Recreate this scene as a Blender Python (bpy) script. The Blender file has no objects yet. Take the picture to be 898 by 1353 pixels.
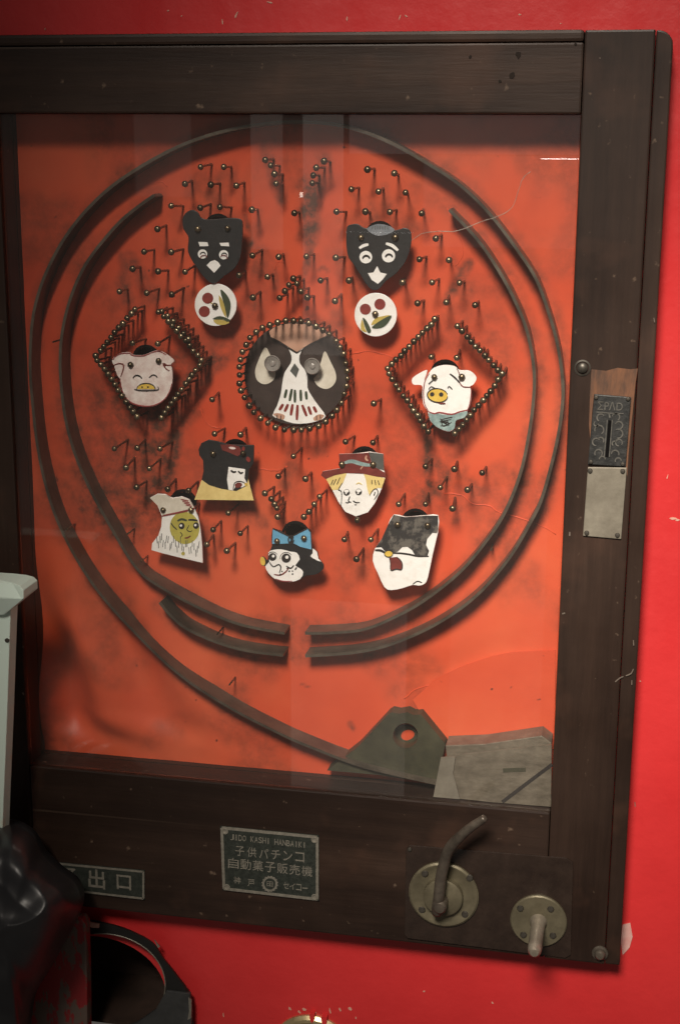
import bpy, bmesh, math, random
from mathutils import Vector, Matrix, noise

random.seed(7)
SC = bpy.context.scene
COL = SC.collection
Z0 = 1.10                      # height of the middle of the glass opening

# ------------------------------------------------------------------ camera
ca_, cb_, cc_ = -0.2430, 0.1985, 0.0058
def _rot(a, b, c):
    return (Matrix.Rotation(c, 3, 'Z') @ Matrix.Rotation(b, 3, 'Y') @ Matrix.Rotation(a, 3, 'X'))
RP = _rot(ca_, cb_, cc_)                                   # axes in panel coords (right, up, out)
TOW = Matrix(((1, 0, 0), (0, 0, -1), (0, 1, 0)))           # panel coords -> world
RW = TOW @ RP
CAM = Vector((0.2282, -0.9336, Z0 + 0.2106))
FPX = 1931.9                                               # focal length on a 898 x 1353 picture
cam = bpy.data.objects.new('camera', bpy.data.cameras.new('camera'))
COL.objects.link(cam)
cam.matrix_world = Matrix.Translation(CAM) @ RW.to_4x4()
cam.data.sensor_fit = 'VERTICAL'
cam.data.sensor_height = 36.0
cam.data.lens = FPX / 1353 * 36.0
cam.data.clip_start = 0.01
cam.data.clip_end = 50
SC.camera = cam

def P(px, py, d):
    """point of the plane d metres behind the cabinet's front face that lies at picture point px,py"""
    v = RW @ Vector(((px - 449) / FPX, -(py - 676.5) / FPX, -1.0))
    return CAM + v * ((d - CAM.y) / v.y)

# ------------------------------------------------------------------ world, lamps, exposure
w = bpy.data.worlds.new('World'); SC.world = w; w.use_nodes = True
bg = w.node_tree.nodes['Background']
bg.inputs[0].default_value = (1.0, 0.88, 0.78, 1); bg.inputs[1].default_value = 0.075
SC.view_settings.view_transform = 'Standard'; SC.view_settings.look = 'None'
SC.view_settings.gamma = 1; SC.view_settings.exposure = 0.0
SC.view_settings.use_curve_mapping = False

def aim(o, target):
    o.rotation_euler = (Vector(target) - o.location).to_track_quat('-Z', 'Y').to_euler()
L = bpy.data.lights.new('ceiling_spot', 'SPOT')
L.energy = 300; L.color = (1.0, 0.90, 0.78); L.spot_size = math.radians(25.5); L.spot_blend = 1.0
L.shadow_soft_size = 0.25
lo = bpy.data.objects.new('ceiling_spot', L); COL.objects.link(lo)
lo.location = (0.10, -1.32, Z0 + 1.05); aim(lo, (0.195, 0, Z0 - 0.06))

def added_mirror_light(name, px0, py0, px1, py1, back, radiance, color):
    """an unseen area light added behind the camera so the glass mirrors it here"""
    def mp(px, py):
        g = P(px, py, 0.004); v = (g - CAM); v.y = -v.y
        return g + v * ((-back - g.y) / v.y)
    a, b = mp(px0, py0), mp(px1, py1)
    c = (a + b) / 2
    l = bpy.data.lights.new(name, 'AREA'); l.shape = 'RECTANGLE'
    l.size = abs(a.x - b.x); l.size_y = abs(a.z - b.z)
    l.energy = radiance * math.pi * l.size * l.size_y; l.color = color
    o = bpy.data.objects.new(name, l); COL.objects.link(o); o.location = c
    o.rotation_euler = (math.radians(90), 0, 0)
    return o
added_mirror_light('added_band_light', 384, 790, 530, 1250, 3.0, 0.26, (1, .85, .72))  # unseen area lights, added only to give pale bands in the glass
added_mirror_light('added_band_light', 400, 60, 452, 470, 3.0, 0.42, (1, .88, .78))
added_mirror_light('added_band_light', 330, 60, 374, 330, 3.0, 0.28, (1, .86, .75))
added_mirror_light('added_band_light', 174, 60, 254, 260, 3.0, 0.12, (1, .86, .75))
added_mirror_light('added_patch_light', 462, 60, 775, 205, 3.2, 0.30, (1, .84, .80))  # added likewise for the broad pale patches at the upper right
added_mirror_light('added_patch_light', 560, 205, 800, 330, 3.3, 0.16, (1, .84, .80))
added_mirror_light('added_band_light', 600, 640, 700, 1250, 3.1, 0.12, (1, .86, .72))
added_mirror_light('added_line_light', 714, 209.2, 800, 211, 3.0, 16.0, (1, .95, .9))  # thin unseen lights added for the bright lines mirrored in the glass
added_mirror_light('added_line_light', 455, 306.6, 545, 308, 3.0, 5.0, (1, .97, .95))
added_mirror_light('added_glint_light', 396, 254, 408, 261, 3.0, 8.0, (1, .9, .75))

# ------------------------------------------------------------------ materials
MATS = {}
def ramp_node(nt, stops):
    r = nt.nodes.new('ShaderNodeValToRGB')
    while len(r.color_ramp.elements) < len(stops): r.color_ramp.elements.new(0.5)
    for e, (p, c) in zip(r.color_ramp.elements, stops):
        e.position = p; e.color = (*c, 1)
    return r
def tex_noise(nt, scale, detail=4, rough=.6, stretch=None, kind='Object'):
    tc = nt.nodes.new('ShaderNodeTexCoord'); n = nt.nodes.new('ShaderNodeTexNoise')
    n.inputs['Scale'].default_value = scale; n.inputs['Detail'].default_value = detail
    n.inputs['Roughness'].default_value = rough
    if stretch:
        m = nt.nodes.new('ShaderNodeMapping'); m.inputs['Scale'].default_value = stretch
        nt.links.new(tc.outputs[kind], m.inputs[0]); nt.links.new(m.outputs[0], n.inputs[0])
    else:
        nt.links.new(tc.outputs[kind], n.inputs[0])
    return n
def mat(name, c, c2=None, rough=.5, metal=0.0, scale=60, stretch=None, bump=0.0, bscale=None, spec=.5, lo=.35, hi=.7, coat=0.0):
    """two-tone noisy principled material"""
    if name in MATS: return MATS[name]
    if 'enamel' in name: coat = .2 if name == 'black_enamel' else .45; bump = max(bump, .18)
    m = bpy.data.materials.new(name); m.use_nodes = True; nt = m.node_tree
    b = nt.nodes['Principled BSDF']; b.inputs['Coat Roughness'].default_value = .18
    b.inputs['Roughness'].default_value = rough; b.inputs['Metallic'].default_value = metal
    b.inputs['Specular IOR Level'].default_value = spec; b.inputs['Coat Weight'].default_value = coat
    if c2 is None: c2 = tuple(x * .72 for x in c)
    n = tex_noise(nt, scale, 6, .65, stretch)
    r = ramp_node(nt, [(lo, c2), (hi, c)])
    nt.links.new(n.outputs[0], r.inputs[0]); nt.links.new(r.outputs[0], b.inputs['Base Color'])
    rr = nt.nodes.new('ShaderNodeMapRange')
    rr.inputs[3].default_value = max(.05, rough - .12); rr.inputs[4].default_value = min(1, rough + .15)
    nt.links.new(n.outputs[0], rr.inputs[0]); nt.links.new(rr.outputs[0], b.inputs['Roughness'])
    if bump:
        bn = tex_noise(nt, bscale or scale * 3, 5, .6, stretch)
        bu = nt.nodes.new('ShaderNodeBump'); bu.inputs['Strength'].default_value = bump
        bu.inputs['Distance'].default_value = .001
        nt.links.new(bn.outputs[0], bu.inputs['Height']); nt.links.new(bu.outputs[0], b.inputs['Normal'])
    MATS[name] = m
    return m

def wood_mat(name, stretch):
    if name in MATS: return MATS[name]
    m = bpy.data.materials.new(name); m.use_nodes = True; nt = m.node_tree
    b = nt.nodes['Principled BSDF']; b.inputs['Specular IOR Level'].default_value = .30
    big = tex_noise(nt, 9, 5, .6)
    grain = tex_noise(nt, 26, 8, .7, stretch)
    r = ramp_node(nt, [(.26, (.0070, .0035, .0025)), (.44, (.0165, .0088, .0060)), (.58, (.030, .0165, .0112)), (.76, (.066, .038, .0265))])
    mixn = nt.nodes.new('ShaderNodeMath'); mixn.operation = 'MULTIPLY_ADD'
    nt.links.new(grain.outputs[0], mixn.inputs[0]); mixn.inputs[1].default_value = .70
    half = nt.nodes.new('ShaderNodeMath'); half.operation = 'MULTIPLY'; half.inputs[1].default_value = .30
    nt.links.new(big.outputs[0], half.inputs[0]); nt.links.new(half.outputs[0], mixn.inputs[2])
    nt.links.new(mixn.outputs[0], r.inputs[0])
    # worn specks and pale scuffs
    sp = tex_noise(nt, 150, 3, .5); sr = ramp_node(nt, [(.69, (0, 0, 0)), (.78, (1, 1, 1))])
    nt.links.new(sp.outputs[0], sr.inputs[0])
    mx = nt.nodes.new('ShaderNodeMixRGB'); mx.inputs[2].default_value = (.11, .075, .052, 1)
    nt.links.new(sr.outputs[0], mx.inputs[0]); nt.links.new(r.outputs[0], mx.inputs[1])
    # long scratches along the grain and rubbed reddish patches
    st2 = tuple(.25 * v if v < 1 else v * 3 for v in stretch)
    sc = tex_noise(nt, 34, 3, .5, st2); scr = ramp_node(nt, [(.66, (0, 0, 0)), (.71, (.55, .55, .55))])
    nt.links.new(sc.outputs[0], scr.inputs[0])
    mxs = nt.nodes.new('ShaderNodeMixRGB'); mxs.inputs[2].default_value = (.085, .058, .042, 1)
    nt.links.new(scr.outputs[0], mxs.inputs[0]); nt.links.new(mx.outputs[0], mxs.inputs[1])
    rb = tex_noise(nt, 13, 4, .6); rbr = ramp_node(nt, [(.55, (0, 0, 0)), (.75, (.7, .7, .7))])
    nt.links.new(rb.outputs[0], rbr.inputs[0])
    mxr = nt.nodes.new('ShaderNodeMixRGB'); mxr.inputs[2].default_value = (.062, .030, .019, 1)
    nt.links.new(rbr.outputs[0], mxr.inputs[0]); nt.links.new(mxs.outputs[0], mxr.inputs[1])
    nt.links.new(mxr.outputs[0], b.inputs['Base Color'])
    rr = nt.nodes.new('ShaderNodeMapRange'); rr.inputs[3].default_value = .30; rr.inputs[4].default_value = .66
    nt.links.new(big.outputs[0], rr.inputs[0]); nt.links.new(rr.outputs[0], b.inputs['Roughness'])
    bu = nt.nodes.new('ShaderNodeBump'); bu.inputs['Strength'].default_value = .6; bu.inputs['Distance'].default_value = .0010
    nt.links.new(grain.outputs[0], bu.inputs['Height']); nt.links.new(bu.outputs[0], b.inputs['Normal'])
    MATS[name] = m
    return m

def wall_mat():
    m = bpy.data.materials.new('red_paint'); m.use_nodes = True; nt = m.node_tree
    b = nt.nodes['Principled BSDF']; b.inputs['Roughness'].default_value = .38
    n = tex_noise(nt, 7, 6, .6); r = ramp_node(nt, [(.3, (.50, .022, .024)), (.7, (.60, .033, .034))])
    nt.links.new(n.outputs[0], r.inputs[0])
    s = tex_noise(nt, 38, 3, .55, (1, 1, .55)); sr = ramp_node(nt, [(.755, (0, 0, 0)), (.775, (1, 1, 1))])
    nt.links.new(s.outputs[0], sr.inputs[0])
    mx = nt.nodes.new('ShaderNodeMixRGB'); mx.inputs[2].default_value = (.55, .28, .22, 1)
    nt.links.new(sr.outputs[0], mx.inputs[0]); nt.links.new(r.outputs[0], mx.inputs[1])
    nt.links.new(mx.outputs[0], b.inputs['Base Color'])
    bn = tex_noise(nt, 22, 5, .6); bu = nt.nodes.new('ShaderNodeBump')
    bu.inputs['Strength'].default_value = .4; bu.inputs['Distance'].default_value = .003
    nt.links.new(bn.outputs[0], bu.inputs['Height']); nt.links.new(bu.outputs[0], b.inputs['Normal'])
    gr = tex_noise(nt, 9, 6, .7, (1, 1, .3)); rr = nt.nodes.new('ShaderNodeMapRange'); rr.inputs[1].default_value = .3; rr.inputs[2].default_value = .7
    rr.inputs[3].default_value = .24; rr.inputs[4].default_value = .52
    nt.links.new(gr.outputs[0], rr.inputs[0]); nt.links.new(rr.outputs[0], b.inputs['Roughness'])
    MATS['wall'] = m
    return m

def board_mat():
    m = bpy.data.materials.new('orange_board'); m.use_nodes = True; nt = m.node_tree
    b = nt.nodes['Principled BSDF']; b.inputs['Specular IOR Level'].default_value = .28
    n = tex_noise(nt, 6, 5, .6)
    r = ramp_node(nt, [(.28, (.52, .058, .023)), (.5, (.61, .086, .034)), (.72, (.67, .124, .050))])
    nt.links.new(n.outputs[0], r.inputs[0])
    at = nt.nodes.new('ShaderNodeAttribute'); at.attribute_name = 'stain_shade'
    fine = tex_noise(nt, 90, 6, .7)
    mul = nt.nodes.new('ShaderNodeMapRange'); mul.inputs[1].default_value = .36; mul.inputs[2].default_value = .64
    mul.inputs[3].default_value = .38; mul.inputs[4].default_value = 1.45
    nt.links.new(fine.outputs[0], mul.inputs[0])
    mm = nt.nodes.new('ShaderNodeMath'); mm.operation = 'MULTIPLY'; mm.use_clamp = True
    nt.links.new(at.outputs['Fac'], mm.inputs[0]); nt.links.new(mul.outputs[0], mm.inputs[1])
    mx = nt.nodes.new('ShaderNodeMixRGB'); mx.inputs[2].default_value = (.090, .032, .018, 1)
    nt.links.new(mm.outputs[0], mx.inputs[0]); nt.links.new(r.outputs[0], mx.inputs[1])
    # small dark flecks
    s = tex_noise(nt, 120, 2, .5); sr = ramp_node(nt, [(.72, (0, 0, 0)), (.77, (1, 1, 1))])
    nt.links.new(s.outputs[0], sr.inputs[0])
    mx2 = nt.nodes.new('ShaderNodeMixRGB'); mx2.inputs[2].default_value = (.16, .035, .02, 1)
    nt.links.new(sr.outputs[0], mx2.inputs[0]); nt.links.new(mx.outputs[0], mx2.inputs[1])
    nt.links.new(mx2.outputs[0], b.inputs['Base Color'])
    rr = nt.nodes.new('ShaderNodeMapRange'); rr.inputs[3].default_value = .40; rr.inputs[4].default_value = .65
    nt.links.new(at.outputs['Fac'], rr.inputs[0]); nt.links.new(rr.outputs[0], b.inputs['Roughness'])
    bn = tex_noise(nt, 30, 4, .6); bu = nt.nodes.new('ShaderNodeBump')
    bu.inputs['Strength'].default_value = .3; bu.inputs['Distance'].default_value = .001
    nt.links.new(bn.outputs[0], bu.inputs['Height']); nt.links.new(bu.outputs[0], b.inputs['Normal'])
    MATS['board'] = m
    return m

def glass_mat():
    m = bpy.data.materials.new('dusty_glass'); m.use_nodes = True; nt = m.node_tree
    nt.nodes.remove(nt.nodes['Principled BSDF']); out = nt.nodes['Material Output']
    tr = nt.nodes.new('ShaderNodeBsdfTransparent'); gl = nt.nodes.new('ShaderNodeBsdfGlossy')
    gl.inputs['Roughness'].default_value = .004
    df = nt.nodes.new('ShaderNodeBsdfDiffuse'); df.inputs[0].default_value = (.55, .5, .45, 1)
    lw = nt.nodes.new('ShaderNodeLayerWeight'); lw.inputs[0].default_value = .5
    pw = nt.nodes.new('ShaderNodeMath'); pw.operation = 'POWER'; pw.inputs[1].default_value = 5
    nt.links.new(lw.outputs['Facing'], pw.inputs[0])
    fr = nt.nodes.new('ShaderNodeMath'); fr.operation = 'MULTIPLY_ADD'; fr.inputs[1].default_value = .96; fr.inputs[2].default_value = .04
    nt.links.new(pw.outputs[0], fr.inputs[0])
    m1 = nt.nodes.new('ShaderNodeMixShader'); m2 = nt.nodes.new('ShaderNodeMixShader')
    nt.links.new(fr.outputs[0], m1.inputs[0]); nt.links.new(tr.outputs[0], m1.inputs[1]); nt.links.new(gl.outputs[0], m1.inputs[2])
    d = tex_noise(nt, 5, 7, .65); dr = nt.nodes.new('ShaderNodeMapRange')
    dr.inputs[1].default_value = .35; dr.inputs[2].default_value = .8; dr.inputs[3].default_value = .003; dr.inputs[4].default_value = .026
    nt.links.new(d.outputs[0], dr.inputs[0]); nt.links.new(dr.outputs[0], m2.inputs[0])
    nt.links.new(m1.outputs[0], m2.inputs[1]); nt.links.new(df.outputs[0], m2.inputs[2])
    nt.links.new(m2.outputs[0], out.inputs[0])
    MATS['glass'] = m
    return m

WOODV = wood_mat('dark_wood_upright', (1, 1, .07)); WOODH = wood_mat('dark_wood_level', (.07, 1, 1))
WALL = wall_mat(); BOARD = board_mat(); GLASS = glass_mat()
BRASS = mat('old_brass', (.30, .235, .145), (.13, .10, .065), .27, .85, 300)
RAIL = mat('dull_rail_metal', (.135, .112, .084), (.052, .042, .031), .36, .3, 45, bump=.3)
BLACK = mat('black_enamel', (.0095, .0095, .0105), (.006, .006, .0065), .5, 0, 200, bump=.15)
HOLE = mat('pocket_black', (.004, .0035, .0035), None, .9, spec=.1)
WHITE = mat('white_enamel', (.86, .85, .82), (.74, .72, .67), .35, 0, 120, lo=.25, hi=.5, bump=.1)
CREAM = mat('yellowed_enamel', (.84, .79, .74), (.62, .47, .43), .4, 0, 110, bump=.15)
IVORY = mat('ivory_enamel', (.74, .70, .60), (.58, .53, .43), .4, 0, 110)
YELL = mat('yellow_enamel', (.78, .55, .10), (.62, .40, .06), .4, 0, 120)
PALEY = mat('pale_yellow_enamel', (.80, .64, .26), (.66, .50, .18), .4, 0, 120)
LIME = mat('mustard_enamel', (.52, .46, .09), (.38, .33, .06), .45, 0, 120)
REDP = mat('brown_red_enamel', (.20, .030, .022), (.12, .018, .014), .45, 0, 150)
CHERRY = mat('cherry_red_enamel', (.26, .028, .020), (.16, .018, .014), .45, 0, 150)
GREEN = mat('leaf_green_enamel', (.045, .065, .030), (.028, .042, .020), .45, 0, 150)
OLIVE = mat('leaf_yellow_enamel', (.55, .42, .10), (.42, .32, .07), .45, 0, 150)
TEAL = mat('teal_enamel', (.36, .48, .46), (.14, .22, .22), .4, 0, 160)
BLUE = mat('sky_blue_enamel', (.16, .42, .62), (.11, .32, .50), .4, 0, 150)
BROWN = mat('owl_brown_enamel', (.050, .033, .027), (.030, .020, .017), .45, 0, 90, bump=.1)
PINK = mat('faded_pink_enamel', (.58, .34, .24), (.44, .24, .16), .45, 0, 60)
GREYB = mat('worn_grey_black_enamel', (.115, .105, .090), (.022, .021, .021), .5, 0, 95, lo=.47, hi=.56, bump=.25)
LINE = mat('ink_line', (.018, .014, .012), None, .6)
REDL = mat('red_line', (.30, .05, .05), None, .5)
CHROME = mat('cap_metal', (.75, .80, .85), (.45, .52, .58), .22, .85, 120)
CLEAR = mat('eye_bead', (.34, .315, .29), (.16, .145, .13), .12, .1, 90, coat=.8)
STEEL = mat('dull_steel', (.27, .245, .195), (.18, .16, .125), .45, .35, 45, bump=.2)
DARKST = mat('dark_cast_metal', (.050, .050, .048), (.026, .027, .027), .45, .4, 130, bump=.5, bscale=220)
RELIEF = mat('rubbed_relief_metal', (.19, .18, .16), (.09, .087, .078), .42, .45, 160)
DISC = mat('tarnished_disc_metal', (.20, .175, .115), (.115, .10, .065), .40, .5, 55, bump=.2)
LEVER = mat('worn_lever_metal', (.15, .125, .10), (.060, .050, .040), .36, .5, 70, bump=.3)
PEG = mat('peg_metal', (.30, .26, .21), (.18, .155, .12), .4, .45, 90, bump=.2)
SCREW = mat('screw_metal', (.10, .09, .075), (.05, .045, .038), .4, .6, 200)
PLATEG = mat('dark_green_plate', (.036, .042, .034), (.018, .022, .018), .5, .2, 320, bump=.3)
PLATET = mat('plate_relief_metal', (.30, .28, .235), (.19, .175, .145), .42, .4, 200)
ACRYL = mat('dark_clear_plate', (.030, .019, .014), (.017, .0105, .008), .24, 0, 60, bump=.1)
SCRAPE = mat('bare_scraped_wood', (.22, .088, .036), (.055, .028, .017), .65, 0, 55, (1, 1, .25), .4, lo=.38, hi=.62)
BRACK = mat('green_grey_bracket', (.070, .068, .038), (.038, .038, .024), .5, .2, 60, bump=.2)
GREYPL = mat('scratched_grey_plate', (.21, .18, .135), (.11, .093, .068), .42, .25, 60, (1, 1, 2), .3)
GREYL = mat('grey_enamel', (.10, .105, .095), (.06, .064, .058), .5, 0, 100)
MINT = mat('pale_green_worn_paint', (.60, .72, .65), (.66, .50, .38), .6, 0, 26, lo=.30, hi=.42, bump=.3)
BAG = mat('black_plastic_film', (.018, .019, .021), (.012, .012, .014), .36, 0, 30, bump=.35, bscale=16, stretch=(1, 1, .6))
WORNRED = mat('worn_red_paint', (.26, .016, .018), (.125, .088, .070), .5, 0, 95, (1, 1, .4), .2, lo=.47, hi=.50)
TRAY = mat('black_tray_metal', (.014, .013, .012), (.009, .009, .008), .42, .1, 60, bump=.2)
LIP = mat('worn_tray_lip', (.060, .062, .062), (.035, .036, .036), .42, .2, 60, bump=.2)
FLOORB = mat('brown_tray_floor', (.060, .034, .024), (.030, .018, .013), .7, 0, 30)
CHIP = mat('chipped_plaster', (.62, .36, .28), (.50, .24, .18), .7, 0, 200)
PALEBR = mat('pale_brass', (.62, .52, .30), (.40, .32, .17), .32, .7, 90)
TAPE = mat('torn_tape', (.55, .22, .20), (.60, .40, .36), .35, 0, 80)

# ------------------------------------------------------------------ object helpers
WL = {}
def empty(name, loc, label=None, cat=None, group=None):
    o = bpy.data.objects.new(name, None); COL.objects.link(o); o.location = loc; o.empty_display_size = .05
    WL[o.name] = Vector(loc)
    if label: o['label'] = label
    if cat: o['category'] = cat
    if group: o['group'] = group
    return o
def link(name, me, loc, m, parent=None):
    o = bpy.data.objects.new(name, me); COL.objects.link(o)
    if m is not None:
        me.materials.clear(); me.materials.append(m)
    loc = Vector(loc); WL[o.name] = loc.copy()
    if parent is not None:
        o.parent = parent; o.location = loc - WL[parent.name]
    else:
        o.location = loc
    return o
def finish(name, bm, m, parent=None, smooth=False, bevel=0.0, origin=None):
    """bmesh in world coordinates -> object whose origin is its centre"""
    bmesh.ops.recalc_face_normals(bm, faces=bm.faces[:])
    if bevel:
        es = [e for e in bm.edges if len(e.link_faces) == 2 and e.calc_face_angle(0) > .6]
        if es: bmesh.ops.bevel(bm, geom=es, offset=bevel, segments=2, profile=.6, affect='EDGES', clamp_overlap=True)
    c = Vector(origin) if origin is not None else sum((v.co for v in bm.verts), Vector()) / max(1, len(bm.verts))
    for v in bm.verts: v.co -= c
    me = bpy.data.meshes.new(name); bm.to_mesh(me); bm.free()
    if smooth: me.shade_smooth() if hasattr(me, 'shade_smooth') else None
    o = link(name, me, c, m, parent)
    return o

def catmull(pts, n=5, closed=True):
    out = []; N = len(pts)
    rng = range(N) if closed else range(N - 1)
    for i in rng:
        if closed: p0, p1, p2, p3 = pts[i - 1], pts[i], pts[(i + 1) % N], pts[(i + 2) % N]
        else: p0, p1, p2, p3 = pts[max(0, i - 1)], pts[i], pts[i + 1], pts[min(N - 1, i + 2)]
        for k in range(n):
            t = k / n
            out.append(tuple(.5 * ((2 * b) + (c - a) * t + (2 * a - 5 * b + 4 * c - d) * t * t + (3 * b - a - 3 * c + d) * t ** 3)
                             for a, b, c, d in zip(p0, p1, p2, p3)))
    if not closed: out.append(tuple(pts[-1]))
    return out
def prism_bm(pts3, thick, bm=None):
    """closed outline of world points (all in one upright plane) pushed back by thick"""
    bm = bm or bmesh.new()
    a = [bm.verts.new(p) for p in pts3]
    b = [bm.verts.new(Vector(p) + Vector((0, thick, 0))) for p in pts3]
    n = len(a)
    bm.faces.new(a); bm.faces.new(b[::-1])
    for i in range(n): bm.faces.new((a[i], b[i], b[(i + 1) % n], a[(i + 1) % n]))
    return bm
def plate(name, pts, d, thick, m, parent, smooth=0, bevel=0.0):
    if smooth: pts = catmull(pts, smooth)
    return finish(name, prism_bm([P(x, y, d) for x, y in pts], thick), m, parent, bevel=bevel)
def ell(cx, cy, rx, ry=None, n=20, rot=0.0, a0=0, a1=360):
    ry = rx if ry is None else ry; r = math.radians(rot); o = []
    full = (a1 - a0) == 360
    for i in range(n if full else n + 1):
        t = math.radians(a0 + (a1 - a0) * i / n); x, y = rx * math.cos(t), ry * math.sin(t)
        o.append((cx + x * math.cos(r) - y * math.sin(r), cy + x * math.sin(r) + y * math.cos(r)))
    return o
def stroke_pts(pts, wd, taper=True):
    """outline of a brush stroke in picture units"""
    n = len(pts); l, r = [], []
    for i, (x, y) in enumerate(pts):
        x0, y0 = pts[max(0, i - 1)]; x1, y1 = pts[min(n - 1, i + 1)]
        dx, dy = x1 - x0, y1 - y0; q = math.hypot(dx, dy) or 1
        k = wd / 2 * ((.55 + .45 * math.sin(math.pi * (i + .5) / n)) if taper else 1)
        l.append((x - dy / q * k, y + dx / q * k)); r.append((x + dy / q * k, y - dx / q * k))
    return l + r[::-1]
def stroke(name, pts, wd, d, m, parent, smooth=3, taper=True):
    if smooth and len(pts) > 2: pts = catmull(pts, smooth, False)
    return plate(name, stroke_pts(pts, wd, taper), d, .0004, m, parent)
def box_bm(x0, x1, y0, y1, z0, z1, bm=None):
    bm = bm or bmesh.new()
    r = bmesh.ops.create_cube(bm, size=1)
    for v in r['verts']:
        v.co = Vector(((x0 + x1) / 2 + v.co.x * (x1 - x0), (y0 + y1) / 2 + v.co.y * (y1 - y0), (z0 + z1) / 2 + v.co.z * (z1 - z0)))
    return bm
def lathe(name, c, prof, m, parent, n=28, axis=Vector((0, -1, 0)), smooth=True):
    """prof: list of (radius, height along axis) from c"""
    q = Vector((0, 0, 1)).rotation_difference(axis); bm = bmesh.new(); rings = []
    for r, h in prof:
        if r < 1e-6: rings.append([bm.verts.new(Vector(c) + q @ Vector((0, 0, h)))])
        else: rings.append([bm.verts.new(Vector(c) + q @ Vector((r * math.cos(2 * math.pi * i / n), r * math.sin(2 * math.pi * i / n), h))) for i in range(n)])
    for a, b in zip(rings, rings[1:]):
        for i in range(n):
            j = (i + 1) % n
            if len(a) == 1: bm.faces.new((a[0], b[i], b[j]))
            elif len(b) == 1: bm.faces.new((a[i], a[j], b[0]))
            else: bm.faces.new((a[i], a[j], b[j], b[i]))
    o = finish(name, bm, m, parent, origin=c)
    if smooth:
        for f in o.data.polygons: f.use_smooth = True
        try: o.data.set_sharp_from_angle(angle=math.radians(35))
        except Exception: pass
    return o
def tube(name, pts, radii, m, parent, n=10, origin=None):
    bm = bmesh.new(); rings = []; up = Vector((.3, 1, .2)).normalized()
    for i, p in enumerate(pts):
        t = (Vector(pts[min(len(pts) - 1, i + 1)]) - Vector(pts[max(0, i - 1)])).normalized()
        a = t.cross(up).normalized(); b = t.cross(a).normalized(); r = radii[i] if hasattr(radii, '__len__') else radii
        rings.append([bm.verts.new(Vector(p) + (a * math.cos(2 * math.pi * k / n) + b * math.sin(2 * math.pi * k / n)) * r) for k in range(n)])
    for A, B in zip(rings, rings[1:]):
        for k in range(n): bm.faces.new((A[k], A[(k + 1) % n], B[(k + 1) % n], B[k]))
    bm.faces.new(rings[0]); bm.faces.new(rings[-1])
    o = finish(name, bm, m, parent, origin=origin)
    for f in o.data.polygons: f.use_smooth = len(f.vertices) == 4
    return o
def text(name, s, px, py, d, height_px, m, parent, width_px=None, shear=0.0, depth=.0002, bold=0.0):
    """flat raised lettering centred at px,py on the upright plane d"""
    cu = bpy.data.curves.new(name, 'FONT'); cu.body = s; cu.align_x = 'CENTER'; cu.align_y = 'CENTER'
    cu.extrude = depth * 20; cu.offset = bold; cu.resolution_u = 3
    t = bpy.data.objects.new(name, cu); COL.objects.link(t)
    dg = bpy.context.evaluated_depsgraph_get()
    me = bpy.data.meshes.new_from_object(t.evaluated_get(dg))
    bpy.data.objects.remove(t); bpy.data.curves.remove(cu)
    if not me.vertices: return None
    xs = [v.co.x for v in me.vertices]; ys = [v.co.y for v in me.vertices]
    wx, wy = max(xs) - min(xs), max(ys) - min(ys); cx, cy = (max(xs) + min(xs)) / 2, (max(ys) + min(ys)) / 2
    c = P(px, py, d)
    hz = (P(px, py - height_px / 2, d) - P(px, py + height_px / 2, d)).z
    sy = hz / wy
    sx = ((P(px + width_px / 2, py, d) - P(px - width_px / 2, py, d)).x / wx) if width_px else sy
    for v in me.vertices:
        x, y, z = v.co
        v.co = ((x - cx) * sx, -depth if z > 0 else depth, (y - cy) * sy)
    me.update()
    return link(name, me, c, m, parent)
def slotted_screw(px, py, d, r, parent, m=None, rot=30):
    s = lathe('screw', P(px, py, d), [(r, -.0005), (r, .0004), (r * .8, .0011), (0, .0014)], m or SCREW, parent, 14)
    c = P(px, py, d); bm = bmesh.new(); a = math.radians(rot)
    return s

HALFW, HALFH = .19, .23145
GL, GR, GT, GB = -HALFW, HALFW, Z0 + HALFH, Z0 - HALFH
OR, OT, OB, OL = GR + .0522, GT + .0492, GB - .1115, GL - .0522
WALLY = .024; BD = .031                                   # wall plane, board plane

# ------------------------------------------------------------------ red wall (the setting)
def fill_with_holes(loops, y):
    bm = bmesh.new()
    for lp in loops:
        vs = [bm.verts.new((x, y, z)) for x, z in lp]
        for i in range(len(vs)): bm.edges.new((vs[i], vs[(i + 1) % len(vs)]))
    bmesh.ops.triangle_fill(bm, use_beauty=True, use_dissolve=False, edges=bm.edges[:])
    return bm
tray_c = P(132, 1302, WALLY)
def px_len(px, py, d, n): return (P(px + n, py, d) - P(px, py, d)).length
TRX, TRZ = px_len(132, 1302, WALLY, 86), px_len(132, 1302, WALLY, 68)
m_ = .012
loops = [[(-.8, Z0 - .75), (.8, Z0 - .75), (.8, Z0 + .7), (-.8, Z0 + .7)],
         [(OL + m_, OB + m_), (OR - m_, OB + m_), (OR - m_, OT - m_), (OL + m_, OT - m_)],
         [(tray_c.x + TRX * math.cos(t * math.pi / 24), tray_c.z + TRZ * math.sin(t * math.pi / 24)) for t in range(48)]]
bm = fill_with_holes(loops, WALLY)
for f in bm.faces:
    if f.normal.y > 0: f.normal_flip()
me = bpy.data.meshes.new('wall'); bm.to_mesh(me); bm.free()
wall = link('wall', me, (0, 0, 0), WALL)
wall['kind'] = 'structure'; wall['label'] = 'glossy red painted panel behind the dark wooden frame'
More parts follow.
